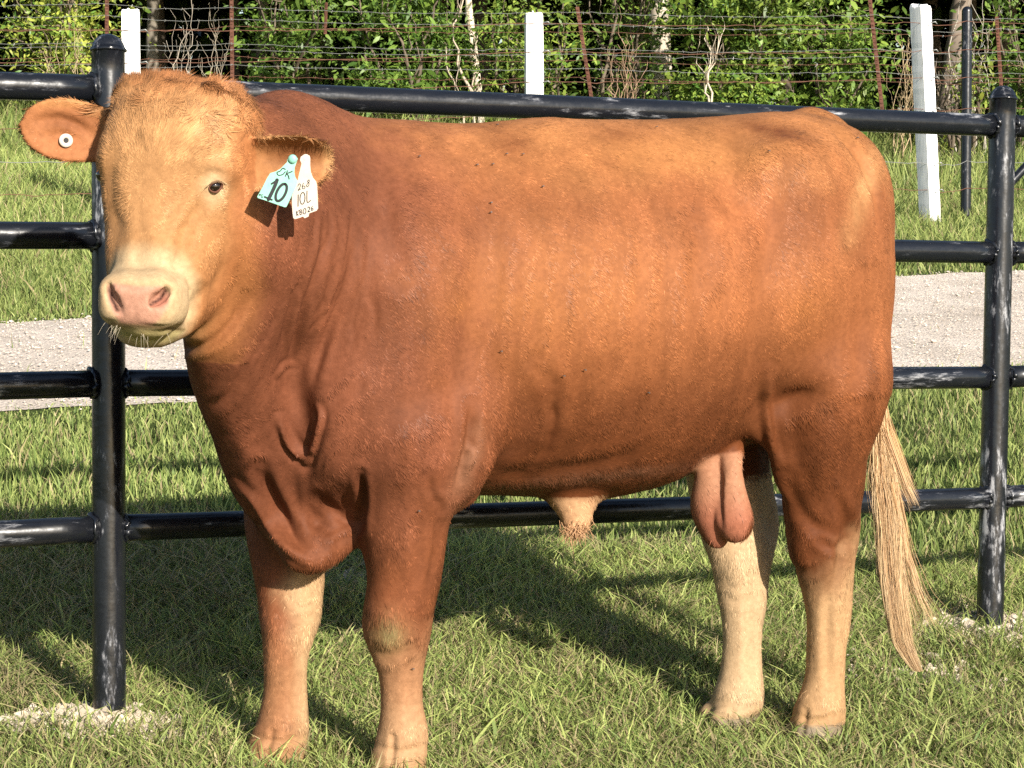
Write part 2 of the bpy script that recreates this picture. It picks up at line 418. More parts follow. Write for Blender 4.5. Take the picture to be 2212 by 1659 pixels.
def m_pipe(sc_=(9, 9, 2.2), name="black_enamel_post"):
    m, nt, b, out = mat_new(name)
    v = obj_vec(nt, (1, 1, 1)); vs = obj_vec(nt, sc_)
    n1 = noise_node(nt, 5, 9, 0.74, vs); n2 = noise_node(nt, 3.5, 3, 0.5, v)
    mt = N(nt, "ShaderNodeMath", operation='MULTIPLY'); nt.links.new(n1.outputs[0], mt.inputs[0])
    r2 = ramp(nt, n2.outputs[0], [(0.36, (0.82, 0.82, 0.82)), (0.66, (1.14, 1.14, 1.14))]); nt.links.new(r2.outputs[0], mt.inputs[1])
    r = ramp(nt, mt.outputs[0], [(0.0, (0.005, 0.006, 0.009)), (0.545, (0.008, 0.009, 0.012)), (0.585, (0.04, 0.042, 0.05)), (0.68, (0.30, 0.30, 0.31))])
    nt.links.new(r.outputs[0], b.inputs["Base Color"])
    rr = ramp(nt, n1.outputs[0], [(0.3, (0.16, 0.16, 0.16)), (0.7, (0.38, 0.38, 0.38))]); nt.links.new(rr.outputs[0], b.inputs["Roughness"])
    b.inputs["Specular IOR Level"].default_value = 0.55
    n3 = noise_node(nt, 22, 3, 0.5, v); bump(nt, n3.outputs[0], b, 0.35, 0.004)
    return m
M_PIPE = m_pipe(); M_RAIL = m_pipe((1.8, 1.8, 10), "black_enamel_rail")
def m_wood_white():
    m, nt, b, out = mat_new("white_painted_wood")
    n = noise_node(nt, 9, 6, 0.65, obj_vec(nt, (5, 5, 0.6)))
    r = ramp(nt, n.outputs[0], [(0.30, (0.50, 0.49, 0.47)), (0.42, (0.78, 0.77, 0.75)), (0.7, (0.86, 0.86, 0.85))])
    nt.links.new(r.outputs[0], b.inputs["Base Color"]); b.inputs["Roughness"].default_value = 0.6
    bump(nt, n.outputs[0], b, 0.3, 0.004); return m
M_WHITE = m_wood_white()
M_WIRE = m_plain("galvanised_wire", (0.30, 0.30, 0.28), 0.45, 0.5, 0.5)
M_RWIRE = m_plain("rusty_wire", (0.15, 0.070, 0.045), 0.8, 0.3, 0.0, 0, 0.4, 30)
M_RUST = m_plain("rusted_steel", (0.12, 0.052, 0.034), 0.85, 0.2, 0.0, 0, 0.5, 25)
def m_ground():
    m, nt, b, out = mat_new("turf_soil")
    v = obj_vec(nt); n1 = noise_node(nt, 3.0, 6, 0.65, v); n2 = noise_node(nt, 40, 5, 0.7, v)
    r = ramp(nt, n1.outputs[0], [(0.3, (0.035, 0.050, 0.014)), (0.55, (0.055, 0.075, 0.020)), (0.75, (0.095, 0.085, 0.040))])
    r2 = ramp(nt, n2.outputs[0], [(0.3, (0.5, 0.5, 0.5)), (0.7, (1.4, 1.4, 1.3))])
    mm = N(nt, "ShaderNodeMix", data_type='RGBA', blend_type='MULTIPLY'); mm.inputs[0].default_value = 1.0
    nt.links.new(r.outputs[0], mm.inputs[6]); nt.links.new(r2.outputs[0], mm.inputs[7]); nt.links.new(mm.outputs[2], b.inputs["Base Color"])
    b.inputs["Roughness"].default_value = 0.95; b.inputs["Specular IOR Level"].default_value = 0.1
    bump(nt, n2.outputs[0], b, 0.6, 0.02); return m
M_GROUND = m_ground()
def m_gravel():
    m, nt, b, out = mat_new("crushed_limestone")
    v = obj_vec(nt); vo = N(nt, "ShaderNodeTexVoronoi"); vo.inputs["Scale"].default_value = 75; nt.links.new(v, vo.inputs["Vector"])
    n1 = noise_node(nt, 2.2, 5, 0.6, v); n2 = noise_node(nt, 120, 3, 0.6, v)
    r = ramp(nt, vo.outputs["Color"], [(0.0, (0.47, 0.405, 0.345)), (0.5, (0.56, 0.485, 0.415)), (1.0, (0.65, 0.57, 0.49))])
    r1 = ramp(nt, n1.outputs[0], [(0.35, (0.80, 0.79, 0.77)), (0.65, (1.06, 1.06, 1.06))])
    mm = N(nt, "ShaderNodeMix", data_type='RGBA', blend_type='MULTIPLY'); mm.inputs[0].default_value = 1.0
    nt.links.new(r.outputs[0], mm.inputs[6]); nt.links.new(r1.outputs[0], mm.inputs[7]); nt.links.new(mm.outputs[2], b.inputs["Base Color"])
    b.inputs["Roughness"].default_value = 0.95; b.inputs["Specular IOR Level"].default_value = 0.1
    ad = N(nt, "ShaderNodeMath", operation='ADD'); nt.links.new(vo.outputs["Distance"], ad.inputs[0]); nt.links.new(n2.outputs[0], ad.inputs[1])
    bump(nt, ad.outputs[0], b, 0.5, 0.012); return m
M_GRAVEL = m_gravel()

# ------------------------------------------------------------------ terrain
def ground_z(x, y):
    x = np.asarray(x, float); y = np.asarray(y, float)
    s = 0.25*np.logaddexp(0, (y-4.75)/0.25)
    z = -0.10+0.092*s-0.045*np.clip(x, -5, 5)
    z = z-0.092*0.75*np.maximum(s-25.0, 0)                       # the rise eases off beyond the trees
    z = z+0.030*np.exp(-((x+0.90)**2+(y-4.66)**2)/0.045)+0.016*np.exp(-((x-1.35)**2+(y-5.80)**2)/0.07)
    z = z+0.012*(vnoise(np.stack([x, y, 0*x], -1), 0.45, 3)-0.5)*(y < 12)
    return z
def gpix(px, py):
    """where the sight line through a photo point meets the ground"""
    D = np.linspace(4, 40, 7200); W = np.array([at_depth(px, py, d) for d in D[::4]])
    g = W[:, 2]-ground_z(W[:, 0], W[:, 1]); i = np.argmax(g < 0); return W[i]
gx = np.concatenate([np.linspace(-60, -6, 28), np.linspace(-5.8, 5.8, 90), np.linspace(6, 60, 28)])
gy = np.concatenate([np.linspace(-30, 3, 20), np.linspace(3.1, 14, 150), np.linspace(14.3, 70, 90)])
X, Y = np.meshgrid(gx, gy, indexing='ij'); Z = ground_z(X, Y)
gi = np.arange(len(gx)-1)[:, None]*len(gy)+np.arange(len(gy)-1)[None, :]
Q = np.stack([gi, gi+len(gy), gi+len(gy)+1, gi+1], -1).reshape(-1, 4)
tag(mesh_obj("ground", np.stack([X, Y, Z], -1).reshape(-1, 3), Q, M_GROUND), kind="structure", label="grassy ground of the paddock rising to the woods")

# gravel drive: a strip between two wavering edges, 6 mm above the ground
RN = [gpix(60, 888), gpix(2120, 800)]; RF = [gpix(60, 699), gpix(2120, 588)]
def line_y(Lp, x): (x0, y0), (x1, y1) = Lp[0][:2], Lp[1][:2]; return y0+(y1-y0)*(x-x0)/(x1-x0)
def edge_j(x, s, far=0): return 0.10*(fbm(np.stack([x, 0*x+s, 0*x], -1), 0.5, 11+far)-0.5)*2
def road_near(x): return line_y(RN, x)+edge_j(x, 1.0)
def road_far(x): return line_y(RF, x)+edge_j(x, 5.0)*1.4
rx = np.linspace(-22, 22, 700); tt = np.linspace(0, 1, 14)
RX = np.repeat(rx[:, None], 14, 1); RY = road_near(rx)[:, None]*(1-tt)+road_far(rx)[:, None]*tt
RZ = ground_z(RX, RY)+0.005+0.010*np.sin(np.pi*tt)[None, :]
gi = np.arange(699)[:, None]*14+np.arange(13)[None, :]; Q = np.stack([gi, gi+14, gi+15, gi+1], -1).reshape(-1, 4)
tag(mesh_obj("gravel_road", np.stack([RX, RY, RZ], -1).reshape(-1, 3), Q, M_GRAVEL), kind="structure", label="pale crushed limestone drive crossing behind the pipe fence")

def rocks(P, size, col, seed=0, flat=0.6):
    """irregular little stones at points P"""
    r = np.random.default_rng(seed); n = len(P)
    base = np.array([(1, 0, 0), (-1, 0, 0), (0, 1, 0), (0, -1, 0), (0, 0, 1), (0, 0, -1), (.6, .6, .55), (-.6, .55, .6), (.55, -.6, .5), (-.6, -.5, -.5)], float)
    T = np.array([(0, 2, 6), (6, 2, 4), (0, 6, 4), (2, 1, 7), (7, 1, 4), (2, 7, 4), (0, 8, 3), (8, 4, 3), (0, 4, 8), (1, 3, 4), (0, 5, 2), (2, 5, 1), (1, 5, 9), (9, 5, 3), (1, 9, 3), (3, 5, 0)])
    V = base[None]*(1+0.35*r.normal(size=(n, 10, 1)).clip(-1.2, 1.2)); V = V*np.asarray(size)[:, None, None]*np.array([1, 1, flat])*(0.7+0.6*r.random((n, 1, 3)))
    a = r.random(n)*6.28; c, s = np.cos(a), np.sin(a); R = np.zeros((n, 3, 3)); R[:, 0, 0] = c; R[:, 0, 1] = -s; R[:, 1, 0] = s; R[:, 1, 1] = c; R[:, 2, 2] = 1
    V = np.einsum('nij,nkj->nki', R, V)+P[:, None]
    F = (T[None]+(np.arange(n)*10)[:, None, None]).reshape(-1, 3)
    return V.reshape(-1, 3), F, np.repeat(col, 10, 0)
n = 26000; r_ = rng
x = r_.uniform(-5.5, 5.5, n); t = r_.random(n); y = road_near(x)*(1-t)+road_far(x)*t+r_.normal(0, 0.05, n)
P = np.stack([x, y, ground_z(x, y)+0.012+0.012*np.sin(np.pi*np.clip(t, 0, 1))], -1); b_ = r_.uniform(0.46, 0.68, n)[:, None]*np.array([1, 0.875, 0.75])
V, F, Cc = rocks(P, r_.uniform(0.002, 0.0065, n)*(1+1.2*(r_.random(n) < 0.02)), b_, 5)
tag(mesh_obj("gravel_stones", V, F, M_STONE, col=Cc, smooth=False), label="loose pale gravel stones scattered over the drive", cat="gravel", kind="stuff")

# spoil heaps of pale dirt round the feet of the pipe posts and bare patches
SP = [(-0.88, 4.63, 0.165, 0.065, 4200), (-0.62, 4.70, 0.10, 0.05, 300), (1.30, 5.78, 0.20, 0.12, 1500), (1.55, 5.65, 0.25, 0.10, 900), (1.05, 5.35, 0.22, 0.16, 260), (-0.45, 6.0, 0.12, 0.1, 200)]
PP = []
for (cx, cy, sx, sy, k) in SP:
    x = r_.normal(cx, sx*0.62, k); y = r_.normal(cy, sy*0.62, k); PP.append(np.stack([x, y, ground_z(x, y)+r_.uniform(0, 0.010, k)], -1))
P = np.concatenate(PP); k = len(P); b_ = r_.uniform(0.36, 0.60, k)[:, None]*np.array([1, 0.84, 0.64])
V, F, Cc = rocks(P, r_.gamma(2.0, 0.0036, k).clip(0.002, 0.020), b_, 6, 0.75)
tag(mesh_obj("dirt_spoil", V, F, M_STONE, col=Cc, smooth=False), label="pale crumbled dirt dug out round the fence post feet", cat="dirt", kind="stuff")
def bare(x, y):
    w = 0*x
    for (cx, cy, sx, sy, k) in SP: w = np.maximum(w, np.exp(-(((x-cx)/sx)**2+((y-cy)/sy)**2))*(1 if k > 400 else 0.75))
    return w

# ------------------------------------------------------------------ grass
def blades(P, d, up, length, width, col0, col1, seg=3, curl=None, nrm=None):
    """ribbons from P: they start along `up`, bend towards d; returns V, tris, quads, colours"""
    n = len(P); length = np.asarray(length)[:, None]; width = np.asarray(width)[:, None]
    rr = np.random.default_rng(n); side = unit(np.cross(up, d)+rr.normal(0, 0.35, (n, 3)))
    ts = np.linspace(0, 1, seg+1); V = []; Cs = []
    for i, t in enumerate(ts):
        c = P+up*length*(t-0.28*t*t)+d*length*(t*t)*0.75
        if curl is not None: c = c+curl*(t**2)[..., None] if np.ndim(t) else c+curl*t*t
        w = width*(1-t**1.6)*0.5
        cc = col0*(1-t)+col1*t
        if i < seg: V += [c-side*w, c+side*w]; Cs += [cc, cc]
        else: V += [c]; Cs += [cc]
    V = np.stack(V, 1); Cs = np.stack(Cs, 1); m = V.shape[1]; o = (np.arange(n)*m)[:, None]
    Q = [np.stack([o[:, 0]+2*i, o[:, 0]+2*i+1, o[:, 0]+2*i+3, o[:, 0]+2*i+2], 1) for i in range(seg-1)]
    T = np.stack([o[:, 0]+2*(seg-1), o[:, 0]+2*seg-1, o[:, 0]+2*seg], 1)
    return V.reshape(-1, 3), T, np.concatenate(Q) if Q else np.zeros((0, 4), int), Cs.reshape(-1, 3)
def grass_patch(name, label, n, ymin, ymax, hmin, hmax, wid, seed, lean=0.5, keep=None, straw=0.1, tone=1.0, half=None):
    r = np.random.default_rng(seed)
    y = np.sqrt(r.uniform(ymin**2, ymax**2, n)); hw = 0.30*y+0.75 if half is None else half; x = r.uniform(-1, 1, n)*hw
    m = np.ones(n, bool)
    on = (y > road_near(x)-0.02+0.11*np.abs(r.normal(size=n))) & (y < road_far(x)+0.03-0.08*np.abs(r.normal(size=n))); m &= ~on | (r.random(n) < 0.003)
    m &= r.random(n) > bare(x, y)*0.93
    if keep is not None: m &= keep(x, y, r)
    x, y = x[m], y[m]; n = len(x); P = np.stack([x, y, ground_z(x, y)-0.004], -1)
    edge = np.minimum(np.abs(y-road_near(x)), np.abs(y-road_far(x)))
    cl = fbm(P, 0.22, seed, 2); cl2 = fbm(P, 1.3, seed+9, 2)
    h = (hmin+(hmax-hmin)*r.random(n)**1.6)*(0.55+0.9*cl)*(0.7+0.6*cl2)*(0.35+0.65*sstep(0.0, 0.5, edge))
    a = r.random(n)*6.283; up = unit(np.stack([0.22*r.normal(size=n), 0.22*r.normal(size=n), np.ones(n)], -1))
    d = np.stack([np.cos(a), np.sin(a), 0*a], -1)*lean*(0.3+1.4*r.random(n))[:, None]
    g = r.random(n)[:, None]
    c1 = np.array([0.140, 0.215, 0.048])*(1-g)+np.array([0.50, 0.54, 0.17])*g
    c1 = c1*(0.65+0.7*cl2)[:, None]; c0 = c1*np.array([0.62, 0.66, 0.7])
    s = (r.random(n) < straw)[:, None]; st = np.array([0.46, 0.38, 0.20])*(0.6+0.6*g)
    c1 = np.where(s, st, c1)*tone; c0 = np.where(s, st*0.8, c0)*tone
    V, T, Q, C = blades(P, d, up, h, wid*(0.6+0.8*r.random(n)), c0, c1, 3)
    return tag(mesh_obj(name, V, [T, Q], M_GRASS, col=C), label=label, cat="grass", kind="stuff")
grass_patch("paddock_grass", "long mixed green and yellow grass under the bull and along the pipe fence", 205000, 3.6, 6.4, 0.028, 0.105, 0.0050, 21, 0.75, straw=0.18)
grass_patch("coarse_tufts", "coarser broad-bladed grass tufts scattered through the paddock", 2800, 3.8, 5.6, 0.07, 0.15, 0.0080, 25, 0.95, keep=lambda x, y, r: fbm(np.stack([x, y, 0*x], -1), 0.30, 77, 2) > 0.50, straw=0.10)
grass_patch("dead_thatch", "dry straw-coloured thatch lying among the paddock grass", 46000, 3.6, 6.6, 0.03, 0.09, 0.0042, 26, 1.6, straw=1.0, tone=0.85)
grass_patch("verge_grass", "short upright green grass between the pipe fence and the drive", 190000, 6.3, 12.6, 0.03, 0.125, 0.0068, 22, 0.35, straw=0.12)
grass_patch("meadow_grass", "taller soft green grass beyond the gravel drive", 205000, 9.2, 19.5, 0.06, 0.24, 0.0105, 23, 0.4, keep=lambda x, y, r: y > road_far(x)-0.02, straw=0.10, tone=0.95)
grass_patch("rough_weeds", "tall uncut weeds and grass along the edge of the woods", 70000, 18.5, 29.0, 0.10, 0.50, 0.016, 24, 0.35, straw=0.08, tone=0.9)
# ------------------------------------------------------------------ pipe fence
def weld(mb, c, axis, R, seed):
    """a lumpy weld bead round a rail end"""
    r = np.random.default_rng(seed); axis = unit(np.asarray(axis, float)); u = unit(np.cross(axis, (0, 0, 1.0))); w = np.cross(axis, u)
    th = np.linspace(0, 2*np.pi, 25); rad = R*(1.03+0.06*r.normal(size=25).clip(-1, 1)); rad[-1] = rad[0]
    pts = c+np.cos(th)[:, None]*u*rad[:, None]+np.sin(th)[:, None]*w*rad[:, None]+axis*(0.003*r.normal(size=25))[:, None]
    mb.tube(pts, 0.0052*(1+0.35*r.normal(size=25).clip(-1, 1)), 8)
fence = tag(empty("pipe_fence", (-0.88, 4.76, 0)), "black welded pipe fence with four rails and domed posts behind the bull", "fence")
RP = 0.0362; RR = 0.0297
PL_top, PL_bot = at_depth(233.5, 73, 4.76), at_depth(236, 1560, 4.76)
PR_top, PR_bot = at_depth(2167, 185, 5.87), at_depth(2137, 1400, 5.87)
def pipe_post(top, bot):
    ax = unit(top-bot); L_ = np.linalg.norm(top-bot)-RP
    s = np.concatenate([np.linspace(0, L_, 30)]); pts = [bot+ax*t for t in s]; rad = [RP]*30
    pts += [bot+ax*(L_+0.001)]; rad += [RP*1.035]; pts += [bot+ax*(L_+0.006)]; rad += [RP*1.03]          # cap seam
    for a in np.linspace(0.12, 1.5, 9): pts.append(bot+ax*(L_+RP*1.0*math.sin(a))); rad.append(RP*math.cos(a)*1.01)
    mb = MB(); mb.tube(np.array(pts), np.array(rad), 40)
    th = np.linspace(0, 2*np.pi, 33); u = unit(np.cross(ax, (1, 0, 0.0))); w = np.cross(ax, u); r = np.random.default_rng(int(L_*1e4))
    mb.tube(bot+ax*L_+RP*(np.cos(th)[:, None]*u+np.sin(th)[:, None]*w)*1.01, 0.0035*(1+0.4*r.normal(size=33).clip(-1, 1)), 6)
    return mb
pipe_post(PL_top, PL_bot).build("post", M_PIPE, fence); pipe_post(PR_top, PR_bot).build("post", M_PIPE, fence)
fdir = unit(np.array([PR_top[0]-PL_top[0], PR_top[1]-PL_top[1], 0]))
for k, (yl, yr, yL0, yR0) in enumerate([(192, 272, 184, 300), (509, 546, 508, 549), (828, 815, 829, 809), (1141, 1075, 1151, 1064)]):
    A = at_depth(233.5, yl, 4.76); B = at_depth(2164-5*k, yr, 5.87)
    d = unit(B-A); a, b = A+d*RP*0.80, B-d*RP*0.80
    mb = MB(); mb.tube(np.array([a+(b-a)*t for t in np.linspace(0, 1, 40)])+np.array([0, 0, -0.006])*np.sin(np.linspace(0, np.pi, 40))[:, None]*0, RR, 28)
    weld(mb, A+d*RP*0.97, d, RR, k*3); weld(mb, B-d*RP*0.97, d, RR, k*3+1); mb.build("rail", M_RAIL, fence)
    # onward to the left, level with the photograph's left margin, and to the right
    e = A-fdir*2.4; e[2] = A[2]+(A[2]-B[2])*0.45
    dl = unit(e-A); mb = MB(); mb.tube(np.array([A+dl*RP*0.8+(e-A)*t for t in np.linspace(0, 1, 30)]), RR, 28); weld(mb, A+dl*RP*0.97, dl, RR, k*3+40); mb.build("rail", M_RAIL, fence)
    e2 = B+fdir*1.5; e2[2] = B[2]-0.01; dr = unit(e2-B)
    mb = MB(); mb.tube(np.array([B+dr*RP*0.8+(e2-B)*t for t in np.linspace(0, 1, 20)]), RR, 28); weld(mb, B+dr*RP*0.97, dr, RR, k*3+60); mb.build("rail", M_RAIL, fence)
br = MB(); s0 = at_depth(2180, 398, 5.87-0.005); br.tube(np.array([s0+(at_depth(2235, 340, 5.9)-s0)*t for t in np.linspace(0, 1.66, 12)]), 0.012, 16); br.build("brace_rod", M_PIPE, fence)

# ------------------------------------------------------------------ white-post wire fence beyond the drive
wf = tag(empty("wire_fence", (0, 15, 0)), "wire fence with white painted wooden posts beyond the drive", "fence")
def wood_post(x0, y0, x1, y1, D, w, rot, seed, foot=None):
    top = at_depth(x0, y0, D)
    bot = at_depth(x1, y1, D); bot = bot+(bot-top)*0.06
    if foot: bot[2] = ground_z(bot[0], bot[1])-0.1
    n = 40; r = np.random.default_rng(seed); mb = MB()
    th = np.linspace(0, 2*np.pi, 24, endpoint=False)+rot
    rad = w/2/np.maximum(np.abs(np.cos(th-rot)), np.abs(np.sin(th-rot)))**0.92                     # a squared post with worn edges
    V = []
    for i, t in enumerate(np.concatenate([np.linspace(0, 0.985, n-2), [0.995, 1.0]])):
        k = 1.0 if i < n-2 else (0.93 if i == n-2 else 0.78)
        c = bot+(top-bot)*t; wob = 1+0.02*math.sin(seed+7*t)+0.012*r.normal()
        V.append(c+np.stack([np.cos(th)*rad*k*wob, np.sin(th)*rad*k*wob, 0.006*r.normal(size=24)*(i > n-4)], 1))
    V = np.concatenate(V); i = np.arange(n-1)[:, None]*24; j = np.arange(24)[None, :]; kk = (j+1) % 24
    Q = np.stack([i+j, i+kk, i+24+kk, i+24+j], -1).reshape(-1, 4)
    a = len(V); V = np.vstack([V, top+np.array([0, 0, 0.004])]); jj = np.arange(24)
    T = np.stack([np.full(24, a), (n-1)*24+jj, (n-1)*24+(jj+1) % 24], 1)
    mb.add(V, T, Q); return mb.build("post", M_WHITE, wf, smooth=False), top, bot
WPX = [(282, 22, 291, 620, 14.3, 0.118), (1153, 29, 1155, 560, 15.2, 0.122), (1988, 11, 2008, 452, 16.4, 0.118)]
WP = []
for q, (x0, y0, x1, y1, D, w) in enumerate(WPX):
    _, t, b = wood_post(x0, y0, x1, y1, D, w, [0.15, 0.1, 0.62][q], q+2, foot=q < 2); WP.append((t, b, D))
D5 = 16.6; t5 = at_depth(2089, 12, D5); b5 = at_depth(2086, 445, D5)
mb = MB(); R5 = 0.040; pts = [b5+(t5-b5)*t for t in np.linspace(-0.08, 0.97, 30)]; rad = [R5]*30
for a in np.linspace(0.1, 1.5, 7): pts.append(b5+(t5-b5)*0.97+np.array([0, 0, R5*math.sin(a)])); rad.append(R5*math.cos(a))
mb.tube(np.array(pts), np.array(rad), 24); mb.build("pipe_post", M_PIPE, wf)
# six strands; heights read off each post
H = {0: [65, 135, 205, 275, 345, 415], 1: [49, 111, 177, 243, 309, 375], 2: [49, 109, 168, 235, 353, 411]}
H[0] = [66, 135, 205, 276, 346, 417]
def strand(pts, rad, seed, mat, parent, barbs=True, name="wire", sag=0.02):
    r = np.random.default_rng(seed); out = []
    for A, B in zip(pts[:-1], pts[1:]):
        m = int(np.linalg.norm(B-A)/0.08)+2; t = np.linspace(0, 1, m)[:-1]
        out.append(A+(B-A)*t[:, None]-np.array([0, 0, sag])*(4*t*(1-t))[:, None]+0.004*r.normal(size=(m-1, 3))*np.array([0, 0, 1]))
    P = np.vstack(out+[pts[-1][None]]); mb = MB(); mb.tube(P, rad, 5, caps=False)
    if barbs:
        for i in range(2, len(P)-1, 2):
            c = P[i]; 
            for q in range(2):
                v = unit(np.array([0.5*r.normal(), 0.6*r.normal(), r.normal()]))*0.014; mb.tube(np.array([c-v, c+v]), rad*0.8, 4, caps=False)
    return mb.build(name, mat, parent, smooth=False)
for k in range(6):
    Wp = []
    for q in range(3):
        t, b, D = WP[q]; p = at_depth(WPX[q][0]+(WPX[q][2]-WPX[q][0])*H[q][k]/500.0, H[q][k], D-WPX[q][5]/2-0.004); Wp.append(p)
    d0 = unit(Wp[1]-Wp[0]); first = Wp[0]-d0*4.0; first[2] = Wp[0][2]-0.02
    pp = at_depth(2088, H[2][k]-(2 if k < 3 else 3), D5-R5-0.003); last = pp+np.array([2.6, 0.5, 0.03])
    strand([first, Wp[0], Wp[1], Wp[2], pp, last], 0.0024, 100+k, M_RWIRE if k != 4 else M_WIRE, wf, barbs=False)
for q in range(3):                                          # staples / tie clips at the posts
    for k in range(6 if q == 2 else 3):
        D = WP[q][2]; p = at_depth(WPX[q][0]+(WPX[q][2]-WPX[q][0])*H[q][k]/500.0+20, H[q][k], D-0.07)
        mb = MB(); mb.tube(np.array([p, p+np.array([0.035, -0.01, 0.006]), p+np.array([0.05, 0, -0.01])]), 0.0045, 6); mb.build("wire_tie", M_WIRE, wf)

# ------------------------------------------------------------------ barbed wire fence on rusty steel posts at the wood's edge
bf = tag(empty("barbed_wire_fence", (0, 20.5, 0)), "old barbed wire fence on thin rusty steel posts at the edge of the woods", "fence")
def tpost(x0, y0, x1, y1, D, w=0.036, tip=False):
    a, b = at_depth(x0, y0, D), at_depth(x1, y1, D); b = b+(b-a)*0.25; ax = unit(b-a); u = unit(np.cross(ax, (0, 1.0, 0))); v = np.cross(ax, u); mb = MB()
    prof = [(-w/2, 0.004), (-w/2, -0.003), (-0.004, -0.003), (-0.004, -0.03), (0.004, -0.03), (0.004, -0.003), (w/2, -0.003), (w/2, 0.004)]
    n = 16; V = np.concatenate([a+(b-a)*t+np.array([px*u+py*v for px, py in prof]) for t in np.linspace(0, 1, n)])
    i = np.arange(n-1)[:, None]*8; j = np.arange(8)[None, :]; k = (j+1) % 8
    mb.add(V, np.array([[0, 1, 2], [0, 2, 5], [0, 5, 6], [0, 6, 7], [2, 3, 4], [2, 4, 5]]), np.stack([i+j, i+8+j, i+8+k, i+k], -1).reshape(-1, 4))
    for t in np.arange(0.03, 0.95, 0.035):                   # studs on the face
        c = a+(b-a)*t-np.array([0, 0.006, 0]); mb.tube(np.array([c-u*0.008, c+u*0.008]), 0.006, 6)
    return mb.build("steel_post", M_RUST, bf, smooth=False)
TD = 20.5
for args in [(231, -30, 231, 130, TD), (500, -25, 502, 175, TD), (1247, 15, 1276, 200, TD, 0.034), (1877, -20, 1901, 195, TD), (2153, 36, 2163, 190, TD+0.3, 0.034), (705, 5, 703, 60, TD+1.5, 0.03)]: tpost(*args)
r_w = np.random.default_rng(4)
for k, (ya, yb, mat) in enumerate([(8, 40, 0), (37, 62, 0), (58, 72, 1), (91, 112, 0), (103, 128, 0), (121, 140, 1), (139, 158, 0), (160, 176, 1)]):
    xs = [-700, 231, 500, 1260, 1890, 2160, 2900]; ys = np.interp(xs, [-700, 231, 2160, 2900], [ya-6, ya, yb, yb+6])+r_w.normal(0, 2.0, 7)
    strand([at_depth(x, y, TD-0.04+0.3*(x > 2000)) for x, y in zip(xs, ys)], 0.0022, 200+k, M_RWIRE if mat else M_WIRE, bf, barbs=True, sag=0.03)

# ------------------------------------------------------------------ trees, shrubs and the wood behind
def leaves(P, size, col, seed, up=0.3, asp=0.36):
    """pointed folded leaves; P centres, 6 vertices each"""
    r = np.random.default_rng(seed); n = len(P)
    d = unit(r.normal(size=(n, 3))*np.array([1, 1, 0.7])+np.array([0, -0.25, -0.35])); s = unit(np.cross(d, r.normal(size=(n, 3))+np.array([0, -0.5, 1.6]))); nn = np.cross(s, d)
    L_ = np.asarray(size)[:, None]; w = L_*asp*(0.75+0.5*r.random((n, 1)))
    V = np.stack([P, P+d*L_*0.35+s*w*0.5-nn*L_*0.04, P+d*L_*0.7+s*w*0.38-nn*L_*0.08, P+d*L_-nn*L_*0.18, P+d*L_*0.7-s*w*0.38-nn*L_*0.08, P+d*L_*0.35-s*w*0.5-nn*L_*0.04], 1)
    o = (np.arange(n)*6)[:, None]
    T = np.concatenate([o+np.array([[0, 1, 5]]), o+np.array([[2, 3, 4]])]); Qd = o+np.array([[1, 2, 4, 5]])
    return V.reshape(-1, 3), T, Qd, np.repeat(col, 6, 0)
def limb(mb, a, b, r0, r1, seed, wig=0.06, n=12):
    r = np.random.default_rng(seed); a, b = np.asarray(a, float), np.asarray(b, float); t = np.linspace(0, 1, n)
    L_ = np.linalg.norm(b-a); w = np.cumsum(r.normal(size=(n, 3)), 0)*wig*L_/n; w -= w[0]+(w[-1]-w[0])*t[:, None]
    P = a+(b-a)*t[:, None]+w; R_ = (r0+(r1-r0)*t)*(1+0.10*r.normal(size=n)); mb.tube(P, np.abs(R_), 9, noise=0.07, seed=seed); return P
def leaf_cols(n, P, seed, bright=1.0, hue=0.0):
    r = np.random.default_rng(seed); g = r.random(n)[:, None]; f = fbm(P, 0.5, seed, 2)[:, None]
    c = np.array([0.060, 0.130, 0.022])*(1-g)+np.array([0.20+hue, 0.30, 0.050])*g
    return c*(0.40+1.15*f)*bright
SPOTS = {}
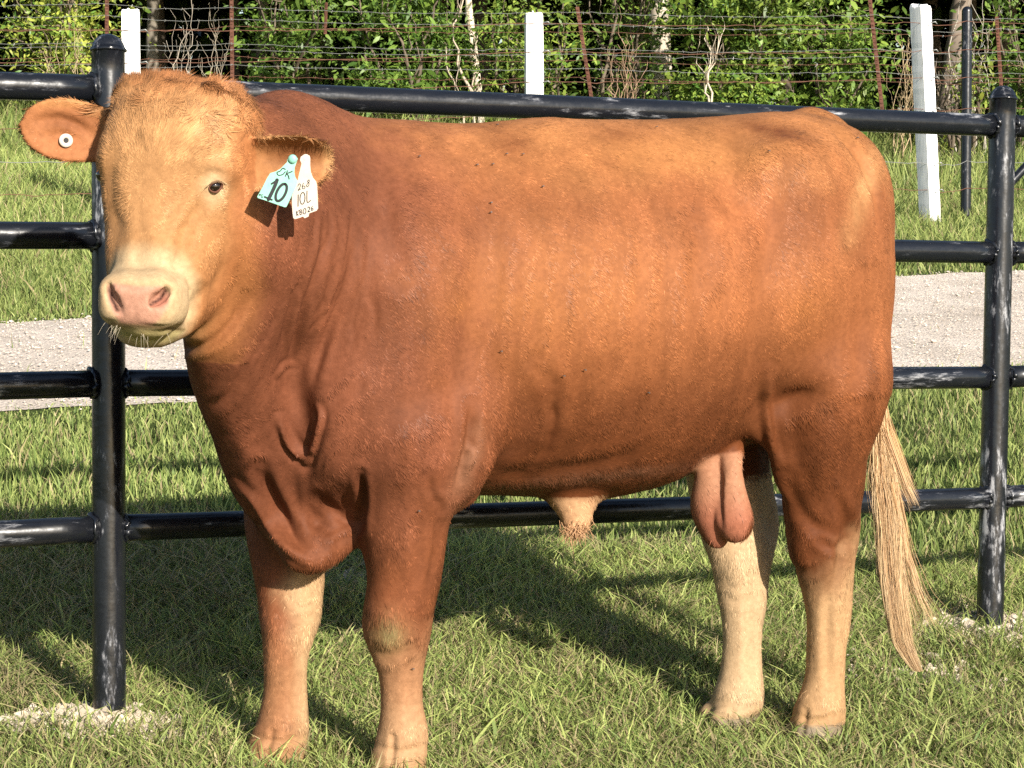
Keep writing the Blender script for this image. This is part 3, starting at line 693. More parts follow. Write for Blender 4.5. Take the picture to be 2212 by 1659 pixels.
def bush(name, label, px, D, wpx, y0, y1, nleaf, size, seed, bright=1.0, hue=0.0, holes=0.45, stems=7, cat="shrub", group=None, depth=1.0, twigs=False):
    """a shrub filling photo columns px +- wpx between rows y0 (top) and y1 (foot) at distance D"""
    r = np.random.default_rng(seed); c0 = at_depth(px, y1, D); c1 = at_depth(px, y0, D); w = wpx*D/4700
    foot = np.array([c0[0], D, float(ground_z(c0[0], D))])
    o = tag(empty(name, foot), label, cat, group)
    top = c1[2]; h = top-foot[2]; mb = MB(); tips = []
    for k in range(stems):
        b = foot+np.array([r.normal()*w*0.35, r.normal()*0.2, 0]); e = foot+np.array([r.uniform(-1, 1)*w*0.9, r.uniform(-0.8, 0.5)*depth, h*r.uniform(0.45, 1.05)])
        P = limb(mb, b, e, 0.020+0.006*D/20, 0.005, seed*31+k, 0.25); tips += list(P[4:])
        for q in range(4):
            i = r.integers(3, 11); e2 = P[i]+np.array([r.normal()*w*0.35, r.normal()*0.4-0.15, abs(r.normal())*h*0.18]); P2 = limb(mb, P[i], e2, 0.009, 0.003, seed*57+k*5+q, 0.3, 7); tips += list(P2[2:])
    mb.build("stems", M_BARK, o)
    for vv in (o.children[0].data.attributes["Col"],):
        nC = len(o.children[0].data.vertices); a = np.ones((nC, 4), np.float32); a[:, :3] = np.array([0.17, 0.135, 0.10])*(0.7+0.5*vnoise(np.arange(nC)[:, None]*np.ones(3)*0.37, 1.0, seed))[:, None]; vv.data.foreach_set("color", a.ravel())
    tips = np.array(tips)
    n = nleaf; src = tips[r.integers(0, len(tips), n)]
    P = src+r.normal(size=(n, 3))*np.array([w*0.20+0.08, 0.22*depth, 0.13])
    m = fbm(P, 0.42, seed+5, 2) > holes*1.02; m &= P[:, 2] > foot[2]+0.02; P = P[m]
    V, T, Qd, C = leaves(P, size*(0.35+1.1*r.random(len(P))**1.5)*(0.7+0.7*fbm(P, 0.6, seed+3, 1)), leaf_cols(len(P), P, seed, bright, hue), seed)
    mesh_obj("foliage", V, [T, Qd], M_LEAF, o, col=C)
    return o
G_SH = "leafy shrubs along the edge of the woods"
bush("shrub", "yellow-green leafy bush behind the left fence post, at the photo's top left", 120, 22.5, 130, -120, 190, 5560, 0.077, 31, 1.35, 0.08, 0.44, group=G_SH)
bush("shrub", "loose green bush rising beside the second rusty steel post from the left", 640, 23.5, 110, -60, 190, 4491, 0.090, 32, 0.95, 0.0, 0.46, group=G_SH)
bush("shrub", "dense green bush left of the middle white post", 870, 23.0, 150, -140, 195, 7486, 0.090, 33, 1.0, 0.0, 0.42, group=G_SH)
bush("shrub", "low bright green bush right behind the middle white post", 1150, 22.6, 100, -80, 195, 4491, 0.077, 34, 1.15, 0.04, 0.43, group=G_SH)
bush("shrub", "green leafy bush between the middle white post and the pale tree trunk", 1320, 23.2, 95, -120, 190, 4063, 0.086, 35, 0.95, 0.0, 0.46, group=G_SH)
bush("shrub", "broad bright bush to the right of the pale tree trunk", 1600, 22.8, 170, -160, 200, 9624, 0.090, 36, 1.15, 0.03, 0.40, group=G_SH)
bush("shrub", "full green bush left of the right-hand white post", 1820, 23.0, 130, -140, 200, 6630, 0.090, 37, 1.05, 0.02, 0.42, group=G_SH)
bush("shrub", "small sparse bush between the right-hand white post and the thin black pipe post", 2050, 22.4, 55, 60, 190, 1603, 0.068, 38, 1.15, 0.08, 0.46, group=G_SH)
bush("shrub", "dark green bush behind the right-hand pipe fence post", 2200, 23.4, 110, -60, 195, 4063, 0.090, 39, 0.8, 0.0, 0.45, group=G_SH)
bush("shrub", "green bush outside the left edge of the photo, beyond the yellow-green one", -180, 23.0, 170, -120, 190, 7000, 0.09, 40, 1.0, 0.0, 0.42, group=G_SH)
bush("shrub", "green bush outside the right edge of the photo", 2480, 23.4, 170, -100, 195, 7000, 0.09, 41, 1.0, 0.0, 0.42, group=G_SH)
# tan dry brush and bare saplings
def bare_shrub(label, px, D, wpx, y0, y1, n, seed, c, thick=0.006, name="bare_sapling", group=None, lean=0.0):
    r = np.random.default_rng(seed); b = at_depth(px, y1, D); foot = np.array([b[0], b[1], float(ground_z(b[0], b[1]))]); w = wpx*D/4700; h = at_depth(px, y0, D)[2]-foot[2]
    o = tag(empty(name, foot), label, "shrub" if name != "bare_sapling" else "sapling", group); mb = MB()
    for k in range(n):
        a = foot+np.array([r.normal()*w*0.25, r.normal()*0.1, 0]); e = foot+np.array([r.uniform(-1, 1)*w+lean, r.normal()*0.3, h*r.uniform(0.6, 1.05)])
        P = limb(mb, a, e, thick*(1+r.random()), thick*0.4, seed*13+k, 0.35, 14)
        for q in range(5):
            i = r.integers(3, 13); limb(mb, P[i], P[i]+np.array([r.normal()*w*0.3, r.normal()*0.15, abs(r.normal())*h*0.2]), thick*0.6, thick*0.2, seed*17+k*7+q, 0.4, 6)
    ob = mb.build("branches", M_BARK, o); nC = len(ob.data.vertices); a = np.ones((nC, 4), np.float32); a[:, :3] = c; ob.data.attributes["Col"].data.foreach_set("color", a.ravel()); return o
bare_shrub("tangle of dry tan brush beside the left domed fence post", 160, 21.8, 60, 75, 190, 16, 51, (0.40, 0.31, 0.19), 0.005, "dry_brush")
G_SAP = "bare pale saplings in front of the dark wood"
bare_shrub("bare pale forked sapling between the left white post and second steel post", 395, 22.0, 45, -30, 200, 5, 52, (0.36, 0.31, 0.25), 0.005, group=G_SAP)
bare_shrub("thin bare twigs just left of the second steel post", 455, 22.3, 30, 40, 200, 5, 53, (0.34, 0.29, 0.22), 0.004, group=G_SAP)
bare_shrub("pale bare branching sapling leaning left of the middle white post", 1015, 21.9, 40, -30, 200, 3, 54, (0.46, 0.38, 0.29), 0.011, group=G_SAP, lean=-0.1)
bare_shrub("bare white branch standing right of the pale tree trunk", 1545, 21.7, 30, -30, 160, 2, 55, (0.52, 0.44, 0.34), 0.009, group=G_SAP)
bare_shrub("bare brown twigs around the foot of the pale tree trunk", 1345, 21.9, 60, 90, 200, 9, 56, (0.36, 0.24, 0.16), 0.005, group=G_SAP)
bare_shrub("dry pale vines beside the right-hand white post", 1950, 21.6, 35, 60, 205, 8, 57, (0.40, 0.30, 0.18), 0.005, "dry_brush")
bare_shrub("bare thin twigs above the right-hand end post", 2120, 22.5, 60, -40, 195, 5, 58, (0.42, 0.38, 0.32), 0.006, group=G_SAP)

def tree(label, px, D, r0, lean, seed, c, crown=True, group="trees at the edge of the woods", vines=0, h=4.2, cr=2.6):
    b = at_depth(px, 200, D); foot = np.array([b[0], b[1], float(ground_z(b[0], b[1]))-0.05]); r = np.random.default_rng(seed)
    o = tag(empty("tree", foot), label, "tree", group); mb = MB(); top = foot+np.array([lean*h, 0.2, h])
    P = limb(mb, foot, top, r0, r0*0.55, seed, 0.05, 22); tips = []
    for k in range(9):
        i = r.integers(12, 21); a = r.random()*6.28; e = P[i]+np.array([math.cos(a)*cr*0.8, math.sin(a)*cr*0.8, r.uniform(0.4, 2.2)]); Q_ = limb(mb, P[i], e, r0*0.4, r0*0.1, seed*11+k, 0.2, 9); tips += list(Q_[2:])
    ob = mb.build("trunk", M_BARK, o); n = len(ob.data.vertices); vv = np.empty(n*3, np.float32); ob.data.vertices.foreach_get("co", vv); f = fbm(vv.reshape(-1, 3)*np.array([1, 1, 0.35]), 0.10, seed, 3)
    a = np.ones((n, 4), np.float32); a[:, :3] = np.array(c)*(0.35+1.25*f[:, None]); ob.data.attributes["Col"].data.foreach_set("color", a.ravel())
    n = 5200; P = np.array(tips)[r.integers(0, len(tips), n)]+r.normal(size=(n, 3))*np.array([0.75, 0.75, 0.55]); P = P[P[:, 2] > foot[2]+1.85]
    V, T, Qd, C = leaves(P, 0.20*(0.6+0.8*r.random(len(P))), leaf_cols(len(P), P, seed, 0.8), seed, asp=0.5); mesh_obj("crown", V, [T, Qd], M_LEAF, o, col=C)
    return o
tree("thick pale-barked tree trunk standing in the middle of the hedge of shrubs", 1425, 23.8, 0.135, -0.02, 61, (0.55, 0.47, 0.37))
tree("grey-brown leaning tree trunk behind the right-hand white post", 2035, 24.4, 0.14, 0.12, 62, (0.24, 0.19, 0.15))
tree("brown leaning tree trunk behind the left domed fence post", 195, 23.6, 0.07, -0.18, 63, (0.40, 0.29, 0.19))
tree("slim dim grey tree trunk in the dark gap right of the left white post", 330, 25.5, 0.075, 0.02, 64, (0.22, 0.19, 0.15))
tree("slender pale tree trunk leaning left between the shrubs left of the middle white post", 1045, 23.5, 0.048, -0.10, 65, (0.60, 0.52, 0.40))
tree("thin dark tree trunk deep in the wood right of the rusty post second from left", 560, 26.5, 0.08, 0.04, 66, (0.16, 0.13, 0.10))
tree("dark tree trunk deep in the wood behind the broad bright bush", 1700, 26.5, 0.11, -0.03, 67, (0.15, 0.12, 0.09))
# the wood behind: a deep mass of foliage and boughs closing off the sky
def wood_mass(name, label, n, y0, y1, z0, z1, size, seed, bright, half):
    r = np.random.default_rng(seed); y = r.uniform(y0, y1, n); x = r.uniform(-1, 1, n)*half; z = ground_z(x, y)+r.uniform(z0, z1, n); P = np.stack([x, y, z], -1)
    m = fbm(P, 1.1, seed, 2) > 0.30; P = P[m]
    V, T, Qd, C = leaves(P, size*(0.35+1.1*r.random(len(P))**1.5)*(0.7+0.7*fbm(P, 0.6, seed+3, 1)), leaf_cols(len(P), P, seed, bright), seed, asp=0.6); return tag(mesh_obj(name, V, [T, Qd], M_LEAF, col=C), label=label, cat="woodland", kind="stuff")
wood_mass("overhead_canopy", "leafy canopy of the wood out of view above the shrubs, shading it", 76000, 24.2, 33.0, 2.6, 8.0, 0.32, 71, 0.8, 19)  # unseen canopy, set forward to keep the wood's interior in shade
wood_mass("deep_woodland", "dark dense undergrowth far inside the wood", 84000, 30.0, 36.0, -0.1, 6.5, 0.36, 72, 0.25, 20)
mb = MB(); r = np.random.default_rng(9)
for k in range(46):
    x, y = r.uniform(-12, 12), r.uniform(26.5, 34); z = float(ground_z(x, y)); limb(mb, (x, y, z-0.1), (x+r.normal()*0.4, y+r.normal()*0.4, z+6), r.uniform(0.04, 0.13), 0.05, 500+k, 0.05, 10)
ob = tag(mb.build("distant_trunks", M_BARK), "dim dark trunks far inside the wood", "woodland", kind="stuff"); n = len(ob.data.vertices); a = np.ones((n, 4), np.float32); a[:, :3] = (0.10, 0.08, 0.06); ob.data.attributes["Col"].data.foreach_set("color", a.ravel())
# ------------------------------------------------------------------ the bull
bull = tag(empty("bull", (0.15, 4.77, -0.10)), "reddish tan young bull standing in the grass with its pale face turned to the camera", "bull")
BV, BQ = build(0.005)
BQ = BQ[:, ::-1]
def vnormals(V, Q):
    a = np.cross(V[Q[:, 2]]-V[Q[:, 0]], V[Q[:, 3]]-V[Q[:, 1]]); Nn = np.zeros_like(V)
    for i in range(4): np.add.at(Nn, Q[:, i], a)
    return unit(Nn)
BW = to_world(BV); BN = vnormals(BW, BQ)
if (BN*(BW-BW.mean(0))).sum() < 0: BQ = BQ[:, ::-1]; BN = -BN
camp = np.array([0, 0, CAMZ])
def facing(W, Nn): return (Nn*unit(camp-W)).sum(1)
PX = photo_xy(BW)
near = (facing(BW, BN) > 0.02)
hq = (BV-HC)@HM.T                                   # head coordinates: right, forward, up
is_head = (hq[:, 1] > -0.10) & (np.abs(hq[:, 0]) < 0.34) & (hq[:, 2] > -0.33) & (hq[:, 2] < 0.30)
depth = (BW-camp)@_fw
def visible_mask():
    """nearest surface per 4-pixel cell, to keep folds off what stands behind"""
    cx = np.clip((PX[:, 0]/8).astype(int), -50, 330)+50; cy = np.clip((PX[:, 1]/8).astype(int), -10, 230)+10; k = cx*300+cy
    mn = np.full(400*300, 99.0); np.minimum.at(mn, k, depth); return depth < mn[k]+0.05
vis = near & visible_mask()
def seg_dist(px, poly):
    d = np.full(len(px), 1e9)
    for a, b in zip(poly[:-1], poly[1:]):
        a = np.array(a, float); b = np.array(b, float); ab = b-a; t = np.clip(((px-a)@ab)/(ab@ab), 0, 1); d = np.minimum(d, np.linalg.norm(px-a-t[:, None]*ab, axis=1))
    return d
def polyline(pts, n=5):
    X = np.array(pts, float); 
    if len(X) < 3: return X
    E = np.vstack([2*X[0]-X[1], X, 2*X[-1]-X[-2]]); out = []
    for i in range(1, len(E)-2):
        for k in range(n):
            t = k/n; a, b, c, d = E[i-1:i+3]; out.append(0.5*((2*b)+(c-a)*t+(2*a-5*b+4*c-d)*t*t+(3*b-a-3*c+d)*t**3))
    return np.array(out+[X[-1]])
disp = np.zeros(len(BV))
def crease(pts, w, dep, where=None, ridge=0.4, taper=True):
    """a fold in the hide: groove of half-width w (photo units) and depth in metres, with raised lips"""
    global disp
    P_ = polyline(pts); m = vis if where is None else vis & where
    lo, hi = P_.min(0)-4*w, P_.max(0)+4*w; m = m & (PX > lo).all(1) & (PX < hi).all(1); idx = np.where(m)[0]; q = PX[idx]
    d = seg_dist(q, P_); tp = 1.0
    if taper:
        L_ = np.linalg.norm(P_[-1]-P_[0]); e = np.minimum(np.linalg.norm(q-P_[0], axis=1), np.linalg.norm(q-P_[-1], axis=1)); tp = np.clip(e/(0.22*L_+1e-6), 0, 1)
    disp[idx] += 1.25*(-dep*np.exp(-(d/w)**2)+ridge*dep*np.exp(-((d-1.9*w)/w)**2))*tp
def bulge(cx, cy, rx, ry, amp, ang=0, where=None):
    m = vis if where is None else vis & where; c, s = math.cos(math.radians(ang)), math.sin(math.radians(ang)); x = PX[:, 0]-cx; y = PX[:, 1]-cy
    disp[m] += (1.05*amp*np.exp(-(((x*c+y*s)/rx)**2+((-x*s+y*c)/ry)**2)))[m]
nh = ~is_head
# neck folds, hanging from behind the ear down to the point of the shoulder
for pts, w, dep in [([(600, 500), (612, 570), (596, 650), (578, 730)], 7, 0.004), ([(655, 500), (648, 600), (622, 690), (602, 780)], 8, 0.006),
                    ([(706, 470), (694, 560), (662, 650), (636, 740), (622, 800)], 9, 0.006), ([(765, 470), (752, 590), (722, 680), (694, 760), (668, 850)], 9, 0.007),
                    ([(560, 520), (556, 600), (545, 680)], 7, 0.003), ([(735, 600), (715, 660), (690, 700)], 5, 0.004), ([(820, 430), (850, 520), (860, 600)], 22, 0.004),
                    ([(530, 560), (520, 650), (480, 735), (410, 775)], 9, 0.006), ([(500, 640), (470, 700), (400, 745)], 6, 0.004), ([(560, 640), (540, 760), (500, 850), (450, 880)], 10, 0.005),
                    ([(800, 640), (812, 680), (806, 720)], 7, 0.0015)]:
    crease(pts, w, dep, nh)
rw = np.random.default_rng(17)
for k in range(26):                                # many fine slack creases down the side of the neck
    x0 = rw.uniform(545, 800); y0 = rw.uniform(430, 720); ln = rw.uniform(70, 190); sl = -0.10-0.28*(y0-400)/400
    crease([(x0, y0), (x0+sl*ln*0.4+rw.normal()*5, y0+ln*0.5), (x0+sl*ln+rw.normal()*5, y0+ln)], rw.uniform(3.5, 6), rw.uniform(0.0010, 0.0028), nh, 0.6)
for k in range(14):
    x0 = rw.uniform(1000, 1620); y0 = rw.uniform(380, 860); ln = rw.uniform(60, 160); crease([(x0, y0), (x0-6+rw.normal()*5, y0+ln/2), (x0-14, y0+ln)], rw.uniform(5, 9), rw.uniform(0.0005, 0.0010), nh, 0.6)
# loose pocket in front of the shoulder
bulge(648, 900, 30, 85, -0.020, -6, nh); bulge(642, 850, 22, 60, -0.007, 0, nh)
crease([(604, 905), (622, 960), (658, 1000)], 7, -0.010, nh, 0.5); crease([(660, 1000), (676, 955), (690, 905), (684, 880)], 6, -0.010, nh, 0.5); crease([(600, 812), (615, 792), (632, 790)], 5, -0.005, nh)
crease([(692, 900), (730, 860), (770, 830)], 14, 0.003, nh)
# brisket: keel fold and the hollows beside it
crease([(505, 1045), (545, 1075), (575, 1120), (612, 1175), (655, 1210)], 8, -0.011, nh, 0.3)
crease([(560, 1010), (590, 1080), (640, 1160), (680, 1185)], 14, 0.014, nh)
crease([(650, 1010), (655, 1080), (662, 1140)], 8, -0.0025, nh); crease([(690, 1070), (730, 1110), (775, 1140)], 11, 0.006, nh); crease([(705, 1170), (740, 1150), (770, 1140)], 7, -0.004, nh)
bulge(520, 960, 25, 60, 0.006, -15, nh); bulge(720, 1040, 40, 40, 0.006, 0, nh)
crease([(778, 1020), (784, 1080), (782, 1140)], 8, 0.014, nh, 0.3); crease([(700, 1020), (712, 985), (740, 960)], 4, -0.003, nh)
# shoulder, elbow and ribs
bulge(880, 600, 100, 150, 0.013, 10, nh); bulge(880, 1000, 80, 60, 0.006, 0, nh); bulge(1010, 760, 45, 190, -0.015, 10, nh); bulge(920, 860, 90, 40, -0.007, -20, nh)
crease([(1022, 870), (1018, 940), (1004, 1000), (988, 1060)], 10, 0.010, nh); crease([(1190, 860), (1196, 910), (1180, 965), (1150, 1000)], 9, 0.005, nh); crease([(1160, 780), (1200, 850), (1190, 930)], 16, 0.003, nh)
crease([(925, 1020), (930, 1060), (950, 1100)], 8, 0.004, nh); crease([(1010, 960), (1020, 985), (1000, 1030)], 5, -0.006, nh)
for x, k in ((1080, 1), (1122, .7), (1165, 1.2), (1210, .8), (1262, 1), (1330, .7), (1385, 1), (1440, .8), (1500, 1)): crease([(x, 500), (x-10, 680), (x-26, 900)], 13, 0.0011*k, nh, 0.6)
crease([(1020, 1030), (1150, 1020), (1300, 1000), (1420, 960)], 14, 0.003, nh)
# flank, thigh and stifle
bulge(1600, 420, 60, 70, -0.008, 0, nh); bulge(1740, 640, 75, 140, 0.018, 12, nh); bulge(1660, 520, 28, 150, -0.009, 10, nh); bulge(1635, 750, 40, 120, -0.015, 12, nh); bulge(1840, 640, 30, 160, -0.006, 4, nh)
bulge(1720, 862, 60, 24, -0.022, -18, nh); bulge(1700, 800, 60, 30, 0.006, -20, nh); bulge(1790, 980, 50, 80, 0.006, 0, nh); crease([(1664, 800), (1656, 860), (1662, 940), (1680, 1000)], 9, -0.010, nh, 0.3)
crease([(1500, 480), (1515, 540), (1510, 600)], 22, 0.004, nh); bulge(1180, 270, 60, 20, 0.004, 0, nh)
crease([(1780, 260), (1850, 330), (1890, 420), (1905, 520)], 8, 0.006, nh); crease([(1870, 600), (1862, 740), (1850, 860)], 20, 0.004, nh)
crease([(1800, 1060), (1825, 1120), (1815, 1200), (1800, 1290)], 10, 0.007, nh); crease([(1770, 1170), (1800, 1185), (1830, 1170)], 8, 0.004, nh); crease([(1690, 1210), (1730, 1235), (1770, 1225)], 9, 0.003, nh)
# forearm, gaskin, hock and the tendons of the lower legs
bulge(850, 1180, 60, 90, 0.006, 0, nh); crease([(948, 1090), (938, 1200), (915, 1300)], 10, 0.004, nh); crease([(885, 1400), (882, 1480), (890, 1570)], 9, 0.0035, nh); crease([(640, 1390), (636, 1470), (640, 1550)], 9, 0.0035, nh)
crease([(1792, 1250), (1788, 1350), (1790, 1500)], 10, 0.0045, nh); crease([(1625, 1240), (1620, 1350), (1622, 1490)], 10, 0.0045, nh); bulge(1842, 1120, 18, 40, 0.006, 0, nh); bulge(1720, 1190, 24, 40, 0.005, 0, nh)
crease([(1695, 1030), (1735, 1110), (1790, 1160)], 14, 0.004, nh); bulge(1760, 1000, 50, 70, 0.006, 0, nh); crease([(900, 1130), (905, 1220), (890, 1290)], 12, 0.0025, nh); bulge(1590, 1230, 30, 40, 0.005, 0, nh); crease([(1570, 1290), (1600, 1300), (1640, 1285)], 8, 0.002, nh)
crease([(1560, 1010), (1556, 1080), (1560, 1150)], 5, 0.004, nh)
for P_ in ([(850, 1590), (846, 1659)], [(590, 1580), (572, 1640)], [(1582, 1535), (1566, 1600)], [(1742, 1535), (1730, 1595)]): crease(P_, 6, 0.006, nh, 0.2, False)
for P_ in ([(815, 1612), (860, 1622), (922, 1612)], [(548, 1590), (600, 1602), (655, 1590)], [(1545, 1545), (1595, 1556), (1652, 1540)], [(1715, 1545), (1765, 1556), (1815, 1542)]): crease(P_, 7, 0.003, nh, 0.7)
# knees
bulge(830, 1330, 36, 40, 0.007, 0, nh); crease([(800, 1400), (840, 1415), (890, 1395)], 12, 0.003, nh); crease([(625, 1295), (650, 1312), (682, 1300)], 6, 0.0012, nh); crease([(630, 1325), (650, 1340), (680, 1328)], 6, 0.0012, nh); bulge(590, 1350, 22, 40, 0.006, 0, nh); bulge(610, 1560, 36, 34, 0.005, 0, nh); bulge(865, 1590, 36, 34, 0.004, 0, nh)
# head: cheek hollow, tear line, brow, muzzle
hh = is_head
crease([(448, 430), (425, 458), (404, 490), (392, 515)], 13, 0.006, hh, 0.4); crease([(425, 392), (452, 372), (485, 378)], 6, 0.003, hh, 0.5); crease([(408, 632), (410, 665), (404, 700)], 6, 0.004, hh, 0.3); bulge(335, 510, 28, 80, 0.007, -10, hh); bulge(440, 560, 36, 70, 0.006, 0, hh); bulge(395, 560, 14, 60, -0.004, 8, hh); crease([(430, 620), (420, 660), (405, 700)], 9, 0.006, hh)
crease([(508, 370), (503, 450), (495, 530), (470, 600), (425, 660)], 12, 0.0035, hh, 0.4); crease([(250, 430), (262, 500), (252, 560), (240, 600)], 14, 0.003, hh); bulge(238, 400, 14, 50, -0.004, 0, hh)
bulge(318, 408, 10, 6, -0.0015, 0, hh); bulge(448, 345, 42, 26, 0.009, -10, hh); crease([(402, 500), (385, 550), (372, 592)], 12, 0.004, hh, 0.4); bulge(330, 560, 26, 60, 0.003, 0, hh); crease([(488, 296), (502, 292), (512, 288)], 5, 0.004, hh)
crease([(238, 612), (290, 620), (360, 616)], 5, 0.003, hh); bulge(386, 655, 16, 30, 0.004, 0, hh); crease([(290, 660), (292, 690), (294, 704)], 3, 0.0015, hh)
crease([(370, 742), (400, 752), (450, 742), (500, 700), (530, 640)], 10, 0.008, None, 0.3)
crease([(80, 262), (125, 256), (165, 268), (198, 292)], 8, 0.004, None, 0.6); crease([(95, 300), (130, 290), (175, 300)], 6, 0.002, None, 0.6)
# small waves in the hide
disp += 0.0035*(fbm(BV, 0.11, 40, 2)-0.5)*(~is_head)+0.0016*(fbm(BV*np.array([1, 1, 0.5]), 0.025, 43, 2)-0.5)
hairy = sstep(0.07, 0.16, hq[:, 2])*is_head*(np.abs(hq[:, 0]) < 0.16)
disp += hairy*0.012*(fbm(BV, 0.035, 41, 3)-0.45)
# smooth the displacement a little over neighbours, then push out along the normals
E0 = np.concatenate([BQ[:, [0, 1]], BQ[:, [1, 2]], BQ[:, [2, 3]], BQ[:, [3, 0]]])
deg = np.bincount(E0.ravel(), minlength=len(BV)).astype(float)
def relax(v):
    s = np.bincount(E0[:, 0], v[E0[:, 1]], len(BV))+np.bincount(E0[:, 1], v[E0[:, 0]], len(BV)); return s/deg
for _ in range(1): disp = 0.5*disp+0.5*relax(disp)
BW = BW+BN*disp[:, None]
for _ in range(2): BW = np.stack([0.6*BW[:, i]+0.4*relax(BW[:, i]) for i in range(3)], 1)
BN = vnormals(BW, BQ)
curv = np.linalg.norm(BN-np.stack([relax(BN[:, i]) for i in range(3)], 1), axis=1); curv = relax(relax(relax(curv)))
sleek = np.clip(1.2-curv/0.035, 0.42, 1.0)
BV = to_local(BW); PX = photo_xy(BW); hq = (BV-HC)@HM.T
def pick(x, y):
    m = np.where((np.abs(PX[:, 0]-x) < 7) & (np.abs(PX[:, 1]-y) < 7) & near)[0]; i = m[np.argmin(((BW[m]-camp)@_fw)+0.002*np.linalg.norm(PX[m]-(x, y), axis=1))]; return BW[i], BN[i]

# coat colour (hair tones, with some of the underside's shade painted in)
def mixc(C, c, w): return C*(1-w[:, None])+np.asarray(c)*w[:, None]
def poly_in(q, poly, soft=6.0):
    inside = np.zeros(len(q), bool); P_ = np.array(poly, float); j = len(P_)-1
    for i in range(len(P_)):
        a, b = P_[i], P_[j]; c = ((a[1] > q[:, 1]) != (b[1] > q[:, 1])) & (q[:, 0] < (b[0]-a[0])*(q[:, 1]-a[1])/(b[1]-a[1]+1e-9)+a[0]); inside ^= c; j = i
    d = seg_dist(q, np.vstack([P_, P_[:1]])); return sstep(-soft, soft, np.where(inside, d, -d))
a_, v_, z_ = BV.T; jit = (fbm(BV, 0.06, 60, 3)-0.5); big = fbm(BV, 0.22, 61, 3)
C = np.tile(np.array([0.320, 0.113, 0.043]), (len(BV), 1))
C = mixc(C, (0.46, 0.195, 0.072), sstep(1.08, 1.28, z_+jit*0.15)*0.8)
C = mixc(C, (0.115, 0.032, 0.0105), sstep(0.92, 0.55, z_+jit*0.2)*0.75)  # darker underside: brown hide plus belly shade painted into the coat colour
C = mixc(C, (0.200, 0.068, 0.035), sstep(0.18, 0.60, a_+jit*0.3)*0.9)
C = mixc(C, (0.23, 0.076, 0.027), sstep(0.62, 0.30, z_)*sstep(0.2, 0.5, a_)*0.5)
streak = fbm(BV*np.array([1.0, 1.0, 0.16]), 0.028, 65, 3)
C *= (0.66+0.66*big)[:, None]*(0.72+0.56*streak)[:, None]*(0.86+0.28*fbm(BV*np.array([1.0, 1.0, 0.6]), 0.04, 64, 3))[:, None]
hx = vis
def blot(x, y, rx, ry, c, k, ang=0):
    global C
    cc, s = math.cos(math.radians(ang)), math.sin(math.radians(ang)); X_ = PX[:, 0]-x; Y_ = PX[:, 1]-y
    w = np.exp(-(((X_*cc+Y_*s)/rx)**2+((-X_*s+Y_*cc)/ry)**2))*k*(0.35+1.3*fbm(BV, 0.03, 66, 2))*(near & nh); C = mixc(C, c, np.clip(w, 0, 1))
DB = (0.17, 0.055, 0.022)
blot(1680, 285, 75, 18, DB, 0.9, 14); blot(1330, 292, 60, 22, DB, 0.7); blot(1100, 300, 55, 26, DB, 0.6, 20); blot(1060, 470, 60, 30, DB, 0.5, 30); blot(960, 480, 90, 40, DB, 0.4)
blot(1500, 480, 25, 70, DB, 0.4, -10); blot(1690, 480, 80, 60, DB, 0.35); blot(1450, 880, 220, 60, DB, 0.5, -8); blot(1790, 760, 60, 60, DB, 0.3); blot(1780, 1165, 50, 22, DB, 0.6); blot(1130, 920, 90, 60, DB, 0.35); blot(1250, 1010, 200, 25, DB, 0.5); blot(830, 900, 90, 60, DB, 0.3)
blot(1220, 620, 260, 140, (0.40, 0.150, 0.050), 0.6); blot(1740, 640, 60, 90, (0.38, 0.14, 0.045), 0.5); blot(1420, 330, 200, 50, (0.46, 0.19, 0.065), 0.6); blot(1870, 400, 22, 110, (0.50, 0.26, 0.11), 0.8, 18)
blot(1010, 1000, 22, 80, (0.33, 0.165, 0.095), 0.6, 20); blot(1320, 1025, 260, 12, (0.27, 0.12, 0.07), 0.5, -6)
# legs
jl = jit*0.10
near_f = (a_ > 0.35) & (a_ < 0.62) & (v_ > 0.085); far_f = (a_ > 0.48) & (v_ <= 0.085) & (z_ < 0.5) & ((z_ < 0.40) | (v_ < -0.02)); near_h = (a_ < -0.38) & (v_ > 0.105); far_h = (a_ < -0.30) & (v_ <= 0.105) & ((v_ < 0.0) | (z_ < 0.48))
C = mixc(C, (0.42, 0.210, 0.105), near_f*sstep(0.30, 0.12, z_+jl)); C = mixc(C, (0.52, 0.310, 0.165), near_f*sstep(0.14, -0.04, z_+jl)*0.95)
C = mixc(C, (0.52, 0.33, 0.175), far_f*sstep(0.44, 0.30, z_+jl)*sstep(0.715, 0.655, a_+jit*0.05)); C = mixc(C, (0.42, 0.20, 0.095), far_f*sstep(0.30, 0.1, z_)*sstep(0.66, 0.72, a_)*0.8)
C = mixc(C, (0.50, 0.30, 0.155), far_f*sstep(0.02, -0.04, z_)*0.5)
C = mixc(C, (0.50, 0.300, 0.150), near_h*sstep(0.40, 0.17, z_+1.6*jl+0.9*(a_+0.53))); C = mixc(C, (0.55, 0.375, 0.215), far_h*sstep(0.60, 0.46, z_+jl))
blot(835, 1375, 36, 38, (0.24, 0.20, 0.085), 0.8)
C = mixc(C, (0.34, 0.27, 0.19), sstep(-0.062, -0.072, z_))
C = mixc(C, C*np.array([0.55, 0.52, 0.45]), sstep(0.02, -0.10, z_)*fbm(BV, 0.03, 71, 3)*0.8)
